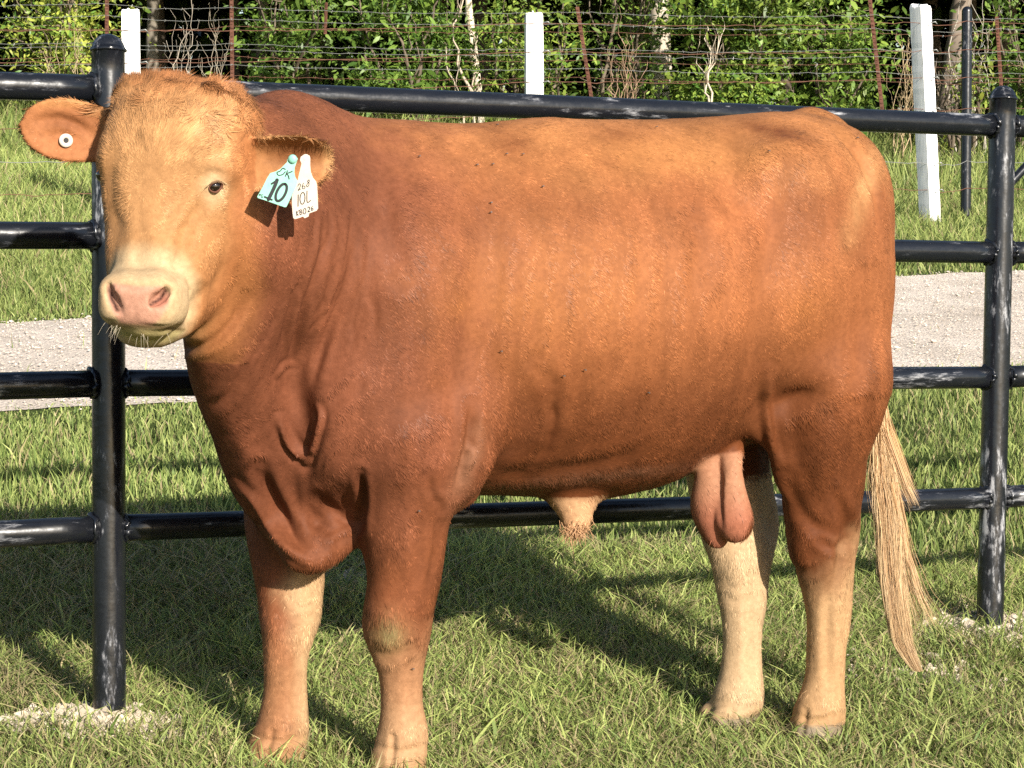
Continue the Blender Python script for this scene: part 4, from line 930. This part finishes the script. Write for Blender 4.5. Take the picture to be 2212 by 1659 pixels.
# sheath tip, scrotum
C = mixc(C, (0.58, 0.33, 0.175), poly_in(PX, [(1185, 1078), (1310, 1070), (1290, 1160), (1215, 1160)], 10)*(np.abs(v_) < 0.12)*(z_ < 0.47))
sc_w = poly_in(PX, [(1495, 1010), (1520, 985), (1610, 975), (1625, 1120), (1600, 1180), (1540, 1190), (1490, 1110)], 5)*(depth < 4.856)*(a_ > -0.56)*(a_ < -0.2)*(z_ < 0.60)
C = mixc(C, (0.38, 0.140, 0.080), sc_w); C = mixc(C, (0.42, 0.125, 0.075), sc_w*sstep(0.36, 0.30, z_)*0.5); C = mixc(C, (0.46, 0.23, 0.13), sc_w*sstep(0.40, 0.50, z_)*0.8)
# face
r_h, f_h, u_h = hq.T
fw_ = is_head*sstep(-0.10, -0.02, f_h+jit*0.05)*(np.abs(r_h) < 0.175)
fr = sstep(0.155, 0.10, r_h+jit*0.04+0.25*np.maximum(-u_h-0.05, 0))*fw_
C = mixc(C, (0.42, 0.165, 0.058), is_head*sstep(-0.095, -0.03, f_h+jit*0.04)*sstep(0.20, 0.15, np.abs(r_h))*0.8)
C = mixc(C, (0.46, 0.225, 0.092), fr); C = mixc(C, (0.34, 0.135, 0.052), fw_*sstep(0.12, 0.19, u_h+jit*0.08)*0.85)
C = mixc(C, (0.50, 0.265, 0.115), fr*poly_in(PX, [(230, 250), (500, 240), (480, 400), (400, 560), (240, 560)], 60)*0.6)
dm = np.linalg.norm((BV-L(312, 655, 3.93)), axis=1)
C = mixc(C, (0.60, 0.43, 0.245), is_head*sstep(0.125, 0.085, dm+jit*0.03)); C = mixc(C, (0.60, 0.49, 0.22), is_head*poly_in(PX, [(240, 712), (400, 712), (370, 740), (300, 745)], 6)*(near)*0.8)
C = mixc(C, (0.64, 0.46, 0.27), is_head*np.exp(-(((PX[:, 0]-462)/24)**2+((PX[:, 1]-405)/34)**2))*near*0.9)
pad = poly_in(PX, [(231, 616), (246, 612), (300, 618), (352, 618), (368, 635), (362, 665), (345, 690), (330, 704), (262, 700), (246, 680), (232, 650)], 3.5)*is_head*near*(f_h > 0.10)
C = mixc(C, (0.58, 0.300, 0.205), pad)
C = mixc(C, (0.50, 0.18, 0.12), is_head*poly_in(PX, [(322, 662), (345, 640), (360, 640), (364, 655), (345, 670)], 5)*near*0.6)
C = mixc(C, (0.035, 0.012, 0.010), is_head*(f_h > 0.1)*near*np.clip(np.maximum(np.exp(-(seg_dist(PX, [(237, 625), (243, 648), (254, 670)])/5.0)**2), np.exp(-(seg_dist(PX, [(357, 629), (347, 645), (326, 658)])/4.5)**2)), 0, 1))
C = mixc(C, (0.16, 0.10, 0.04), is_head*near*(f_h > 0.05)*np.exp(-(seg_dist(PX, [(240, 698), (310, 706), (362, 709), (398, 712)])/3.5)**2)*0.85)
# ears
earL = (r_h < -0.128) & (u_h > 0.02) & (PX[:, 0] < 214); earR = (r_h > 0.150) & (PX[:, 0] > 552) & (PX[:, 1] < 430) & (depth < 4.25) & (f_h > -0.14)
C = mixc(C, (0.44, 0.175, 0.070), earL*1.0); C = mixc(C, (0.27, 0.10, 0.04), earL*np.exp(-(((PX[:, 0]-150)/60)**2+((PX[:, 1]-265)/26)**2))*near*0.95); C = mixc(C, (0.56, 0.26, 0.10), earL*sstep(240, 222, PX[:, 1])*0.8)
C = mixc(C, (0.42, 0.19, 0.075), earR*1.0); C = mixc(C, (0.20, 0.075, 0.03), earR*np.exp(-(((PX[:, 0]-640)/62)**2+((PX[:, 1]-335)/28)**2))*near*1.0)
C = mixc(C, (0.58, 0.32, 0.14), earR*np.clip(sstep(690, 712, PX[:, 0])+sstep(300, 290, PX[:, 1]), 0, 1)*0.8)
C = np.clip(C*0.92, 0.008, 0.9)
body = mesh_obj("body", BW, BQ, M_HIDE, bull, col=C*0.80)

# hair
def hair_flow(P, Nn, loc, hh_, px):
    D_ = -0.62*FA*np.ones((len(P), 1))+np.array([0, 0, -0.75])
    leg = sstep(0.55, 0.35, loc[:, 2])[:, None]; D_ = D_*(1-leg)+np.array([0, 0, -1.0])*leg
    S_ = (L(320, 400, 3.97)-HC)@HM.T; rad = hh_-S_; R_ = rad[:, :1]*HR+rad[:, 2:]*HU; face = (sstep(-0.07, 0.0, hh_[:, 1])*(np.abs(hh_[:, 0]) < 0.15)*(hh_[:, 2] > -0.26)*(hh_[:, 2] < 0.28))[:, None]
    R_ = unit(R_); D_ = D_*(1-face)+R_*face
    er = ((np.abs(hh_[:, 0]) > 0.150) & (hh_[:, 2] > 0.0) & (hh_[:, 1] > -0.14) & (hh_[:, 2] < 0.2))[:, None]
    D_ = np.where(er, np.sign(hh_[:, :1])*HR-0.35*HU, D_)
    return D_
def grow(name, n, length, width, lift, seed, weight, colmul=1.0, wob=0.35, clump=0.3, clump_s=0.02, seg=2, curl=0.0, nbump=1.0, flat=True):
    r = np.random.default_rng(seed)
    fa = np.linalg.norm(np.cross(BW[BQ[:, 2]]-BW[BQ[:, 0]], BW[BQ[:, 3]]-BW[BQ[:, 1]]), axis=1)*weight[BQ].mean(1); fa = fa/fa.sum()
    f = r.choice(len(BQ), n, p=fa); u, v = r.random((2, n, 1)); q = BQ[f]
    bil = lambda A: (A[q[:, 0]]*(1-u)+A[q[:, 1]]*u)*(1-v)+(A[q[:, 3]]*(1-u)+A[q[:, 2]]*u)*v
    P, Nn, Cc, loc, h2 = bil(BW), unit(bil(BN)), bil(C), bil(BV), bil(hq)
    D_ = hair_flow(P, Nn, loc, h2, None)
    ba = np.array([1, 1, 0.35]); dn = np.stack([fbm(loc*ba, 0.011, 300+k, 2)-0.5 for k in range(3)], -1)*0.44+np.stack([fbm(loc*ba, 0.045, 310+k, 2)-0.5 for k in range(3)], -1)*0.42
    Nb = unit(Nn+dn*nbump+0.07*r.normal(size=(n, 3)))
    nz = np.stack([fbm(loc, clump_s, seed+k, 2)-0.5 for k in range(3)], -1)*2
    D_ = unit(D_)+nz*clump+wob*r.normal(size=(n, 3)); D_ = unit(D_-(D_*Nn).sum(1, keepdims=True)*Nn)
    Ls = length(h2, loc, r)*(0.6+0.8*r.random(n))*(bil(sleek[:, None])[:, 0] if flat else 1)*(1-0.5*sstep(0.15, 0.11, np.linalg.norm(loc-L(312, 655, 3.93), axis=1))); W_ = width*(0.7+0.6*r.random(n))
    side = unit(np.cross(Nn, D_)); Vs = []; 
    cs = nz[:, :1]*curl
    for i in range(seg+1):
        t = i/seg; c = P-Nn*0.0008+D_*(Ls*t)[:, None]+Nn*(Ls*lift*(t-0.45*t*t))[:, None]+side*(Ls*t*t)[:, None]*cs
        w = (W_*(1-t**1.5)*0.5)[:, None]
        Vs += [c-side*w, c+side*w] if i < seg else [c]
    m = len(Vs); V = np.stack(Vs, 1); o = np.arange(n)*m
    Q_ = np.concatenate([np.stack([o+2*i, o+2*i+1, o+2*i+3, o+2*i+2], 1) for i in range(seg-1)]) if seg > 1 else np.zeros((0, 4), int)
    T = np.stack([o+2*seg-2, o+2*seg-1, o+2*seg], 1)
    tone = (0.76+0.48*r.random(n))*(0.58+0.84*fbm(loc*np.array([1, 1, 0.40]), 0.011, seed+7, 2)); cc = Cc*tone[:, None]*colmul
    return mesh_obj(name, V.reshape(-1, 3), [T, Q_], M_COAT, bull, col=np.repeat(np.clip(cc, 0, 0.95), m, 0), nrm=np.repeat(Nb, m, 0))
padV = np.clip(pad+sc_w*0.85+is_head*(dm < 0.06)*0.3, 0, 1)
w_side = np.where(facing(BW, BN) > -0.35, 1.0, 0.25)
wb = w_side*(1-padV)*np.where(is_head, 0.8, 1.0)
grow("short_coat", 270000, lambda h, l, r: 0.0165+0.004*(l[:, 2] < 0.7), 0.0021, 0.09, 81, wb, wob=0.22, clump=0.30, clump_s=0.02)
wf_ = is_head*(f_h > -0.09)*(np.abs(r_h) < 0.17)*(1-padV)*sstep(-0.16, 0.02, u_h)*(~earL)*(~earR)*1.0+1e-9
grow("face_hair", 60000, lambda h, l, r: 0.011+0.017*sstep(0.02, 0.14, h[:, 2]), 0.0016, 0.12, 82, wf_, 1.08, wob=0.10, clump=0.75, clump_s=0.026, seg=3, curl=0.5, nbump=1.8)
wp = is_head*sstep(0.10, 0.17, u_h)*(np.abs(r_h) < 0.16)*(f_h > -0.17)*(~earL)*(~earR)*1.0+1e-9
grow("forelock", 36000, lambda h, l, r: 0.022+0.014*r.random(len(h)), 0.0015, 0.14, 83, wp, 1.0, wob=0.12, clump=1.5, clump_s=0.034, seg=5, curl=1.6, nbump=1.6, flat=False)
we = (earL | earR)*1.0+1e-9
grow("ear_hair", 12000, lambda h, l, r: 0.010+0.009*r.random(len(h)), 0.0010, 0.10, 84, we*((np.abs(BN@HF) < 0.75) | (earR & near)), 1.1, wob=0.4, clump=0.6, clump_s=0.02, seg=3, curl=0.5, flat=False)

# eye: dark ball under a rim of pink lid
ep, en = pick(467, 406); en = unit(en)
def uv_sphere(c, r, m, n=20):
    th = np.linspace(0, np.pi, n); ph = np.linspace(0, 2*np.pi, n*2, endpoint=False)
    V = np.stack([np.outer(np.sin(th), np.cos(ph)), np.outer(np.sin(th), np.sin(ph)), np.outer(np.cos(th), np.ones(n*2))], -1).reshape(-1, 3)*r+c
    i = np.arange(n-1)[:, None]*2*n; j = np.arange(2*n)[None, :]; k = (j+1) % (2*n); m.add(V, None, np.stack([i+j, i+k, i+2*n+k, i+2*n+j], -1).reshape(-1, 4)[:, ::-1])
M_EYE = m_plain("eye_gloss", (0.012, 0.006, 0.004), 0.06, 0.8, 0, 1.0)
M_LID = m_plain("eyelid_skin", (0.13, 0.055, 0.035), 0.8, 0.1)
mb = MB(); ec = ep-en*0.0055; uv_sphere(ec, 0.0120, mb); mb.build("eye", M_EYE, bull)
sd = unit(np.cross(np.array([0, 0, 1.0]), en)); upv = np.cross(en, sd)
th = np.linspace(0, 2*np.pi, 41)
ring = [ep+en*(0.0055-0.35*(abs(math.cos(t))*0.012))+sd*math.cos(t)*0.0120+upv*(math.sin(t)*0.0096*(1-0.25*math.cos(t)**2)+0.0028*math.cos(t)) for t in th]
mb = MB(); mb.tube(np.array(ring), 0.0019*(1+0.25*np.cos(th)), 10); mb.build("eyelid", M_LID, bull)
mb = MB()
for t in np.linspace(0.3, 2.9, 26):
    b0 = ep+en*0.007+sd*math.cos(t)*0.0150+upv*math.sin(t)*0.012; mb.tube(np.array([b0, b0+en*0.006+upv*0.001+sd*math.cos(t)*0.004, b0+en*0.009-upv*0.004+sd*math.cos(t)*0.009]), [0.0005, 0.0004, 0.0001], 4)
mb.build("eyelashes", m_plain("lash_hair", (0.50, 0.34, 0.18), 0.6), bull)
# far eye, just at the rim of the face
try:
    lp = to_world(HC+np.array([-0.116, 0.035, 0.012])@HM); mb = MB(); uv_sphere(lp, 0.0145, mb, 14); mb.build("eye", M_EYE, bull)
except Exception: pass

# ear tags
M_TEAL = m_plain("teal_plastic", (0.24, 0.53, 0.41), 0.45, 0.4, 0, 0, 0.18, 60); M_TAGW = m_plain("cream_plastic", (0.60, 0.52, 0.43), 0.45, 0.4, 0, 0, 0.10, 60); M_INK = m_plain("black_marker", (0.012, 0.012, 0.014), 0.5, 0.3)
def slab(outline, D0, slope, c_0, th_, mat, name, parent, c):
    """a flat plate whose outline is read off the photograph; it stands at distance D0 and has real thickness"""
    P_ = np.array([at_depth(x, y, D0+slope[0]*(x-c[0])+slope[1]*(y-c[1])) for x, y in outline]); nrm = unit(np.cross(P_[1]-P_[0], P_[-1]-P_[0]))
    if nrm[1] > 0: nrm = -nrm
    n = len(P_); import bmesh
    bm = bmesh.new(); vs = [bm.verts.new(p) for p in P_]; f = bm.faces.new(vs); bm.normal_update()
    g = bmesh.ops.extrude_face_region(bm, geom=[f]); bmesh.ops.translate(bm, vec=Vector(-nrm*th_), verts=[e for e in g['geom'] if isinstance(e, bmesh.types.BMVert)])
    bmesh.ops.recalc_face_normals(bm, faces=bm.faces[:]); me = bpy.data.meshes.new(name); bm.to_mesh(me); bm.free(); me.materials.append(mat)
    o = bpy.data.objects.new(name, me); COL.objects.link(o); o.parent = parent; o.location = -parent.location; return o
def strokes(lines, D0, slope, c, w, name, parent, root):
    """handwriting: flat ink strokes 0.4 mm above the plate"""
    mb = MB()
    for ln in lines:
        ww = w
        if isinstance(ln, tuple): ln, ww = ln
        P_ = polyline(ln, 4) if len(ln) > 2 else np.array(ln, float)
        W_ = np.array([at_depth(x, y, D0+slope[0]*(x-c[0])+slope[1]*(y-c[1])-0.0006) for x, y in P_]); t = unit(np.gradient(W_, axis=0)); nn = unit(W_[0]-camp); s = unit(np.cross(t, nn))*ww/2
        V = np.stack([W_-s, W_+s], 1).reshape(-1, 3); i = np.arange(len(W_)-1)*2; mb.add(V, None, np.stack([i, i+1, i+3, i+2], 1))
        for e in (W_[0], W_[-1]):
            th_ = np.linspace(0, 2*np.pi, 9)[:-1]; u_ = unit(np.cross(nn, (0, 0, 1.0))); v_2 = np.cross(nn, u_); cV = e-nn*0.00008+(np.cos(th_)[:, None]*u_+np.sin(th_)[:, None]*v_2)*ww/2; mb.add(np.vstack([e-nn*0.00008, cV]), np.array([[0, k+1, (k+1) % 8+1] for k in range(8)]))
    o = mb.build(name, M_INK, parent, smooth=False); o.location = (0, 0, 0); o.matrix_parent_inverse = Matrix.Identity(4); o.location = (0, 0, 0)
    return o

def zp(x, y): return (521.2+x*0.14876, 274.3+y*0.14876)                          # enlargement coordinates to photo coordinates
ez = lambda pts: [zp(*p) for p in pts]
D_T, s_T, c_T = 3.965, (0.00010, 0.00004), (598, 400)
teal = [(690, 430), (740, 425), (800, 428), (822, 460), (800, 520), (775, 590), (772, 660), (785, 730), (822, 785), (790, 880), (740, 980), (690, 1090), (655, 1160), (630, 1165), (500, 1120), (380, 1075), (240, 1030), (232, 1010), (300, 890), (370, 750), (420, 670), (500, 645), (570, 605), (620, 555), (665, 510), (668, 470)]
tt_ = slab(ez(teal), D_T, s_T, c_T, 0.0018, M_TEAL, "ear_tag", bull, c_T); tag(tt_, label="teal ear tag marked 10, hanging tilted on the bull's near ear")
def ellp(cx, cy, rx, ry, rot=0, a0=0, a1=360, n=14):
    o = []
    for t in np.radians(np.linspace(a0, a1, n)):
        x, y = rx*math.cos(t), ry*math.sin(t); r = math.radians(rot); o.append((cx+x*math.cos(r)-y*math.sin(r), cy+x*math.sin(r)+y*math.cos(r)))
    return o
mm = 0.14876/1180.0
ink = strokes([(ez([(520, 770), (490, 850), (450, 940), (395, 1050)]), 52*mm), (ez([(515, 775), (480, 800), (440, 825)]), 26*mm), (ez([(340, 1015), (395, 1038), (445, 1058)]), 26*mm),
         (ez(ellp(580, 950, 135, 62, -64)), 38*mm),
         (ez([(640, 615), (600, 600), (565, 640), (520, 660), (540, 700), (600, 690), (640, 650)]), 14*mm), (ez([(670, 635), (655, 680), (640, 715)]), 15*mm), (ez([(740, 645), (690, 665), (655, 680), (680, 700), (695, 755)]), 15*mm),
         (ez([(265, 975), (258, 1000)]), 8*mm), (ez([(265, 975), (288, 980)]), 8*mm), (ez([(262, 988), (280, 992)]), 8*mm), (ez([(318, 985), (298, 985), (290, 1010), (302, 1028), (315, 1018), (308, 1008)]), 8*mm)],
        D_T, s_T, c_T, 0.002, "lettering", tt_, None)
D_W, s_W, c_W = 3.985, (-0.00008, 0.00006), (655, 410)
white = [(900, 412), (945, 405), (990, 415), (1000, 450), (1000, 560), (1008, 650), (1040, 735), (1085, 790), (1100, 850), (1108, 1000), (1115, 1180), (1095, 1215), (1040, 1235), (985, 1255), (975, 1300), (920, 1325), (895, 1300), (860, 1315), (780, 1338), (755, 1320), (745, 1250), (738, 1150), (735, 1060), (735, 1000), (780, 900), (815, 800), (835, 700), (858, 600), (875, 530), (852, 480), (865, 430)]
tw = slab(ez(white), D_W, s_W, c_W, 0.0018, M_TAGW, "ear_tag", bull, c_W); tag(tw, label="cream white ear tag marked 268 10L, hanging beside the teal one")
ink2 = strokes([ez([(822, 860), (840, 825), (862, 840), (850, 880), (828, 915), (835, 920), (850, 900), (860, 905)]), ez([(905, 815), (885, 860), (895, 895), (920, 890), (925, 865), (905, 855), (888, 870)]),
          ez([(985, 765), (965, 780), (968, 800), (985, 815), (980, 850), (960, 868), (950, 845), (970, 815), (988, 790), (985, 765)]),
          (ez([(828, 985), (825, 1150)]), 13*mm), (ez(ellp(890, 1035, 36, 85, 4)), 12*mm), (ez([(955, 930), (958, 1090), (1008, 1065)]), 12*mm),
          (ez([(802, 1225), (808, 1285)]), 11*mm), (ez([(838, 1210), (808, 1250), (830, 1282)]), 10*mm),
          (ez([(850, 1205), (855, 1270), (878, 1262), (880, 1240), (855, 1235), (876, 1222), (870, 1200), (850, 1205)]), 10*mm), (ez(ellp(920, 1222, 20, 40, 5)), 10*mm),
          (ez([(965, 1175), (980, 1160), (995, 1175), (985, 1205), (968, 1232), (998, 1225)]), 11*mm), (ez([(1035, 1150), (1018, 1180), (1022, 1210), (1040, 1205), (1042, 1185), (1022, 1185)]), 10*mm)],
         D_W, s_W, c_W, 9*mm, "lettering", tw, None)
def stud(x, y, D, mat, parent):
    c = at_depth(x, y, D); mb = MB(); mb.tube(np.array([c+np.array([0, 0.001, 0]), c-np.array([0, 0.002, 0]), c-np.array([0, 0.004, 0])]), [0.0085, 0.008, 0.004], 20); o = mb.build("stud", mat, None); o.parent = parent; o.location = (0, 0, 0); return o
stud(*zp(745, 465), D_T-0.0005, M_TEAL, tt_); stud(*zp(935, 460), D_W-0.0005, M_TAGW, tw)
# round button tag in the far ear
bp, bn = pick(142, 306); bn = unit(bn*0.4+unit(camp-bp)); mb = MB(); u_ = unit(np.cross(bn, (0, 0, 1.0))); w_ = np.cross(bn, u_)
def disc(prof, seg=36):
    n = len(prof); th = np.linspace(0, 2*np.pi, seg, endpoint=False); V = np.concatenate([bp+bn*h+(np.cos(th)[:, None]*u_+np.sin(th)[:, None]*w_)*r for r, h in prof])
    i = np.arange(n-1)[:, None]*seg; j = np.arange(seg)[None, :]; k = (j+1) % seg; return V, np.stack([i+j, i+seg+j, i+seg+k, i+k], -1).reshape(-1, 4)
V, Q_ = disc([(0.0005, 0.002), (0.0046, 0.002), (0.0050, 0.0078), (0.0085, 0.0080), (0.0125, 0.0074), (0.0130, 0.0055), (0.0125, 0.002)])
mb.add(V, None, Q_); bt = mb.build("button_tag", M_TAGW, bull); tag(bt, label="round white button tag with a dark hole in the bull's far ear")
mb = MB(); V, Q_ = disc([(0.0001, 0.0060), (0.0047, 0.0060)]); mb.add(V, None, Q_); o = mb.build("hole", M_INK, None); o.parent = bt

# tail: switch of long pale hair
cl = [(1895, 800, 5.02), (1903, 880, 5.02), (1903, 950, 5.01), (1908, 1030, 5.0), (1920, 1130, 4.99), (1924, 1230, 4.98), (1938, 1320, 4.97), (1948, 1390, 4.97), (1982, 1450, 4.96)]
CLP = np.array([at_depth(*p) for p in cl]); ht = np.array([8, 12, 20, 25, 23, 20, 18, 16, 8])*5.0/4700
tpar = np.linspace(0, 1, len(cl))
def tail_curve(n, seed, spread, endr):
    r = np.random.default_rng(seed); m = 15; V = []; Cs = []; Ws = []
    t0 = r.uniform(0, 0.28, n)*r.random(n); t1 = np.clip(t0+r.uniform(*endr, n), 0.2, 1.0); nl = 46; lk = r.integers(0, nl, n); lo_ = r.normal(size=(nl, 2)).clip(-1.5, 1.5)*0.42; off = lo_[lk]+r.normal(size=(n, 2))*0.085; th = off
    wv = (r.normal(size=(nl, 2))*0.22)[lk]+r.normal(size=(n, 2))*0.05; ph = (r.random(nl)*6.28)[lk]; global LOCK; LOCK = r.random(nl)[lk]
    for i in range(m):
        s = i/(m-1); t = t0+(t1-t0)*s
        c = np.stack([np.interp(t, tpar, CLP[:, k]) for k in range(3)], 1); R_ = np.interp(t, tpar, ht)*spread
        o1 = off[:, 0]+wv[:, 0]*s+0.20*np.sin(9*s+ph)*(0.25+s); o2 = off[:, 1]+wv[:, 1]*s
        V.append(c+np.stack([o1*R_*1.25, o2*R_*0.8, 0*R_], 1))
    return np.stack(V, 1)
def ribbons(Cv, width, col0, col1, r):
    n, m, _ = Cv.shape; t = unit(np.gradient(Cv, axis=1)); s = unit(np.cross(t, np.array([0.1, 1.0, 0])+0.5*r.normal(size=(n, 1, 3)))); k = np.linspace(0, 1, m); w = (width[:, None]*(1-k[None]**4*0.9))[..., None]/2
    V = np.stack([Cv-s*w, Cv+s*w], 2).reshape(-1, 3); o = (np.arange(n)*2*m)[:, None]; i = (np.arange(m-1)*2)[None]; Q_ = np.stack([o+i, o+i+1, o+i+3, o+i+2], -1).reshape(-1, 4)
    C_ = col0[:, None]*(1-k[None, :, None])+col1[:, None]*k[None, :, None]; return V, Q_, np.repeat(C_, 2, 1).reshape(-1, 3)
r = np.random.default_rng(90); Cv = tail_curve(6500, 91, 1.0, (0.35, 1.0)); n = len(Cv); g = np.clip(0.75*LOCK[:, None]+0.3*r.random((n, 1)), 0, 1)
c0 = np.array([0.40, 0.20, 0.08])*(1-g)+np.array([0.66, 0.44, 0.22])*g; c1 = np.array([0.26, 0.135, 0.06])*(1-g)+np.array([0.66, 0.48, 0.27])*g
V, Q_, Cc = ribbons(Cv, 0.0010*(0.6+r.random(n)), c0, c1, r)
Cv2 = tail_curve(420, 92, 1.2, (0.3, 0.9)); Cv2 += (np.linspace(0, 1, 15)**2)[None, :, None]*np.array([0.018, 0, 0.0])*np.abs(r.normal(size=(420, 1, 1))); V2, Q2, C2 = ribbons(Cv2, np.full(420, 0.0009), c0[:420], c1[:420], r)
# a lock that blows out to the right lower down
k_ = 70; A_ = np.array([at_depth(*p) for p in [(1925, 1040, 4.99), (1945, 1130, 4.99), (1958, 1200, 4.99), (1985, 1290, 4.98), (2015, 1345, 4.98)]]); s_ = np.linspace(0, 1, 15); base = np.stack([np.interp(s_, np.linspace(0, 1, 5), A_[:, k]) for k in range(3)], 1)
Cv3 = base[None]+r.normal(size=(k_, 1, 3))*np.array([0.008, 0.01, 0.0])*(1-0.3*s_)[None, :, None]+r.normal(size=(k_, 1, 3))*np.array([0.01, 0, 0.02])*(s_**2)[None, :, None]; V3, Q3, C3 = ribbons(Cv3, np.full(k_, 0.001), c0[:k_], c1[:k_], r)
A_ = np.array([at_depth(*p) for p in [(1915, 930, 5.0), (1940, 1000, 5.0), (1958, 1050, 5.0), (1975, 1085, 5.0)]]); base = np.stack([np.interp(s_, np.linspace(0, 1, 4), A_[:, k]) for k in range(3)], 1); k_ = 90
Cv4 = base[None]+r.normal(size=(k_, 1, 3))*np.array([0.008, 0.01, 0.01]); V4, Q4, C4 = ribbons(Cv4, np.full(k_, 0.001), c0[:k_], c1[:k_], r)
mbc = MB(); tq = np.linspace(0, 0.93, 50); core = np.stack([np.interp(tq, tpar, CLP[:, k]) for k in range(3)], 1)
mbc.tube(core, np.interp(tq, tpar, ht)*0.55, 22, c=(0.36, 0.20, 0.09), noise=0.10, seed=5); V5 = np.concatenate(mbc.V); Q5 = np.concatenate(mbc.Q)
gc = 0.6+0.9*vnoise(V5*np.array([1, 1, 0.08]), 0.006, 9)[:, None]; C5 = np.concatenate(mbc.C)*gc
Vs = [V, V2, V3, V4, V5]; Qs = [Q_, Q2, Q3, Q4, Q5]; o = 0; QQ = []
for a, b in zip(Vs, Qs): QQ.append(b+o); o += len(a)
mesh_obj("tail_switch", np.concatenate(Vs), np.concatenate(QQ), M_TAILHAIR, bull, col=np.concatenate([Cc, C2, C3, C4, C5]))
# whiskers on the chin and muzzle
tuft_l = []
mb = MB(); r = np.random.default_rng(95)
for k in range(26):
    x, y = (r.uniform(222, 262), r.uniform(690, 722)) if k < 16 else (r.uniform(262, 370), r.uniform(722, 736))
    try: p, nn = pick(x, y)
    except ValueError: continue
    d = unit(np.array([r.normal()*0.6-0.4, -0.3, -0.8])+nn*0.4)*r.uniform(0.012, 0.034); mb.tube(np.array([p, p+d*0.5, p+d+np.array([0, 0, -0.004])]), [0.00030, 0.0002, 0.0001], 4, caps=False)
tuftp = [pick(1225+12*k, 1146-3*abs(k-1)) for k in range(4)]
for k in range(170):
    p, nn = tuftp[k % 4]; p = p+r.normal(size=3)*0.007; d = np.array([r.normal()*0.010, r.normal()*0.006, -r.uniform(0.008, 0.030)]); tuft_l.append((p, d))
tag(mb.build("whiskers", m_plain("whisker_hair", (0.45, 0.38, 0.28), 0.5), bull), kind="stuff")

mb = MB()
for p, d in tuft_l: mb.tube(np.array([p-d*0.4, p+d*0.5, p+d+np.array([r.normal()*0.003, 0, 0])]), [0.0008, 0.0006, 0.0002], 4, caps=False)
tag(mb.build("sheath_tuft", m_plain("tuft_hair", (0.46, 0.26, 0.13), 0.55), bull), kind="stuff")
# flies on the hide
M_FLY = m_plain("fly_body", (0.015, 0.012, 0.010), 0.4)
fly0 = None
for k, (x, y) in enumerate([(1062, 358), (1060, 442), (1060, 460), (1092, 336), (1127, 336), (1173, 403), (1030, 360), (1076, 268), (1083, 757), (1262, 798), (1400, 845), (1216, 812), (1660, 330), (1420, 272), (905, 340), (922, 1470), (890, 1440), (906, 1100), (1850, 300)]):
    try: p, nn = pick(x, y)
    except ValueError: continue
    if fly0 is None:
        fly0 = empty("fly", (0, 0, 0)); mb = MB(); uv_sphere(np.array([0, 0, 0.0018]), 0.0017, mb, 8); mb.V[0][:, 0] *= 2.0; mb.build("abdomen", M_FLY, fly0)
        mb = MB(); uv_sphere(np.array([0.0042, 0, 0.0018]), 0.0013, mb, 6); mb.build("head", M_FLY, fly0); mb = MB()
        for s in (1, -1): mb.add(np.array([(0.001, 0, 0.003), (-0.004, 0.0035*s, 0.0035), (-0.006, 0.001*s, 0.0035)]), np.array([[0, 1, 2]]))
        mb.build("wings", m_plain("fly_wing", (0.12, 0.11, 0.10), 0.3), fly0); o = fly0
    else:
        o = fly0.copy(); COL.objects.link(o)
        for ch in list(fly0.children): c = ch.copy(); COL.objects.link(c); c.parent = o
    o.location = p+nn*0.0045; o.rotation_mode = 'QUATERNION'; o.rotation_quaternion = Vector(nn).to_track_quat('Z', 'Y') @ Vector((0, 0, 1)).to_track_quat('Z', 'Y'); o.scale = (0.62, 0.62, 0.62)
    tag(o, "tiny black fly resting on the bull's reddish coat", "fly", "flies on the bull's coat")
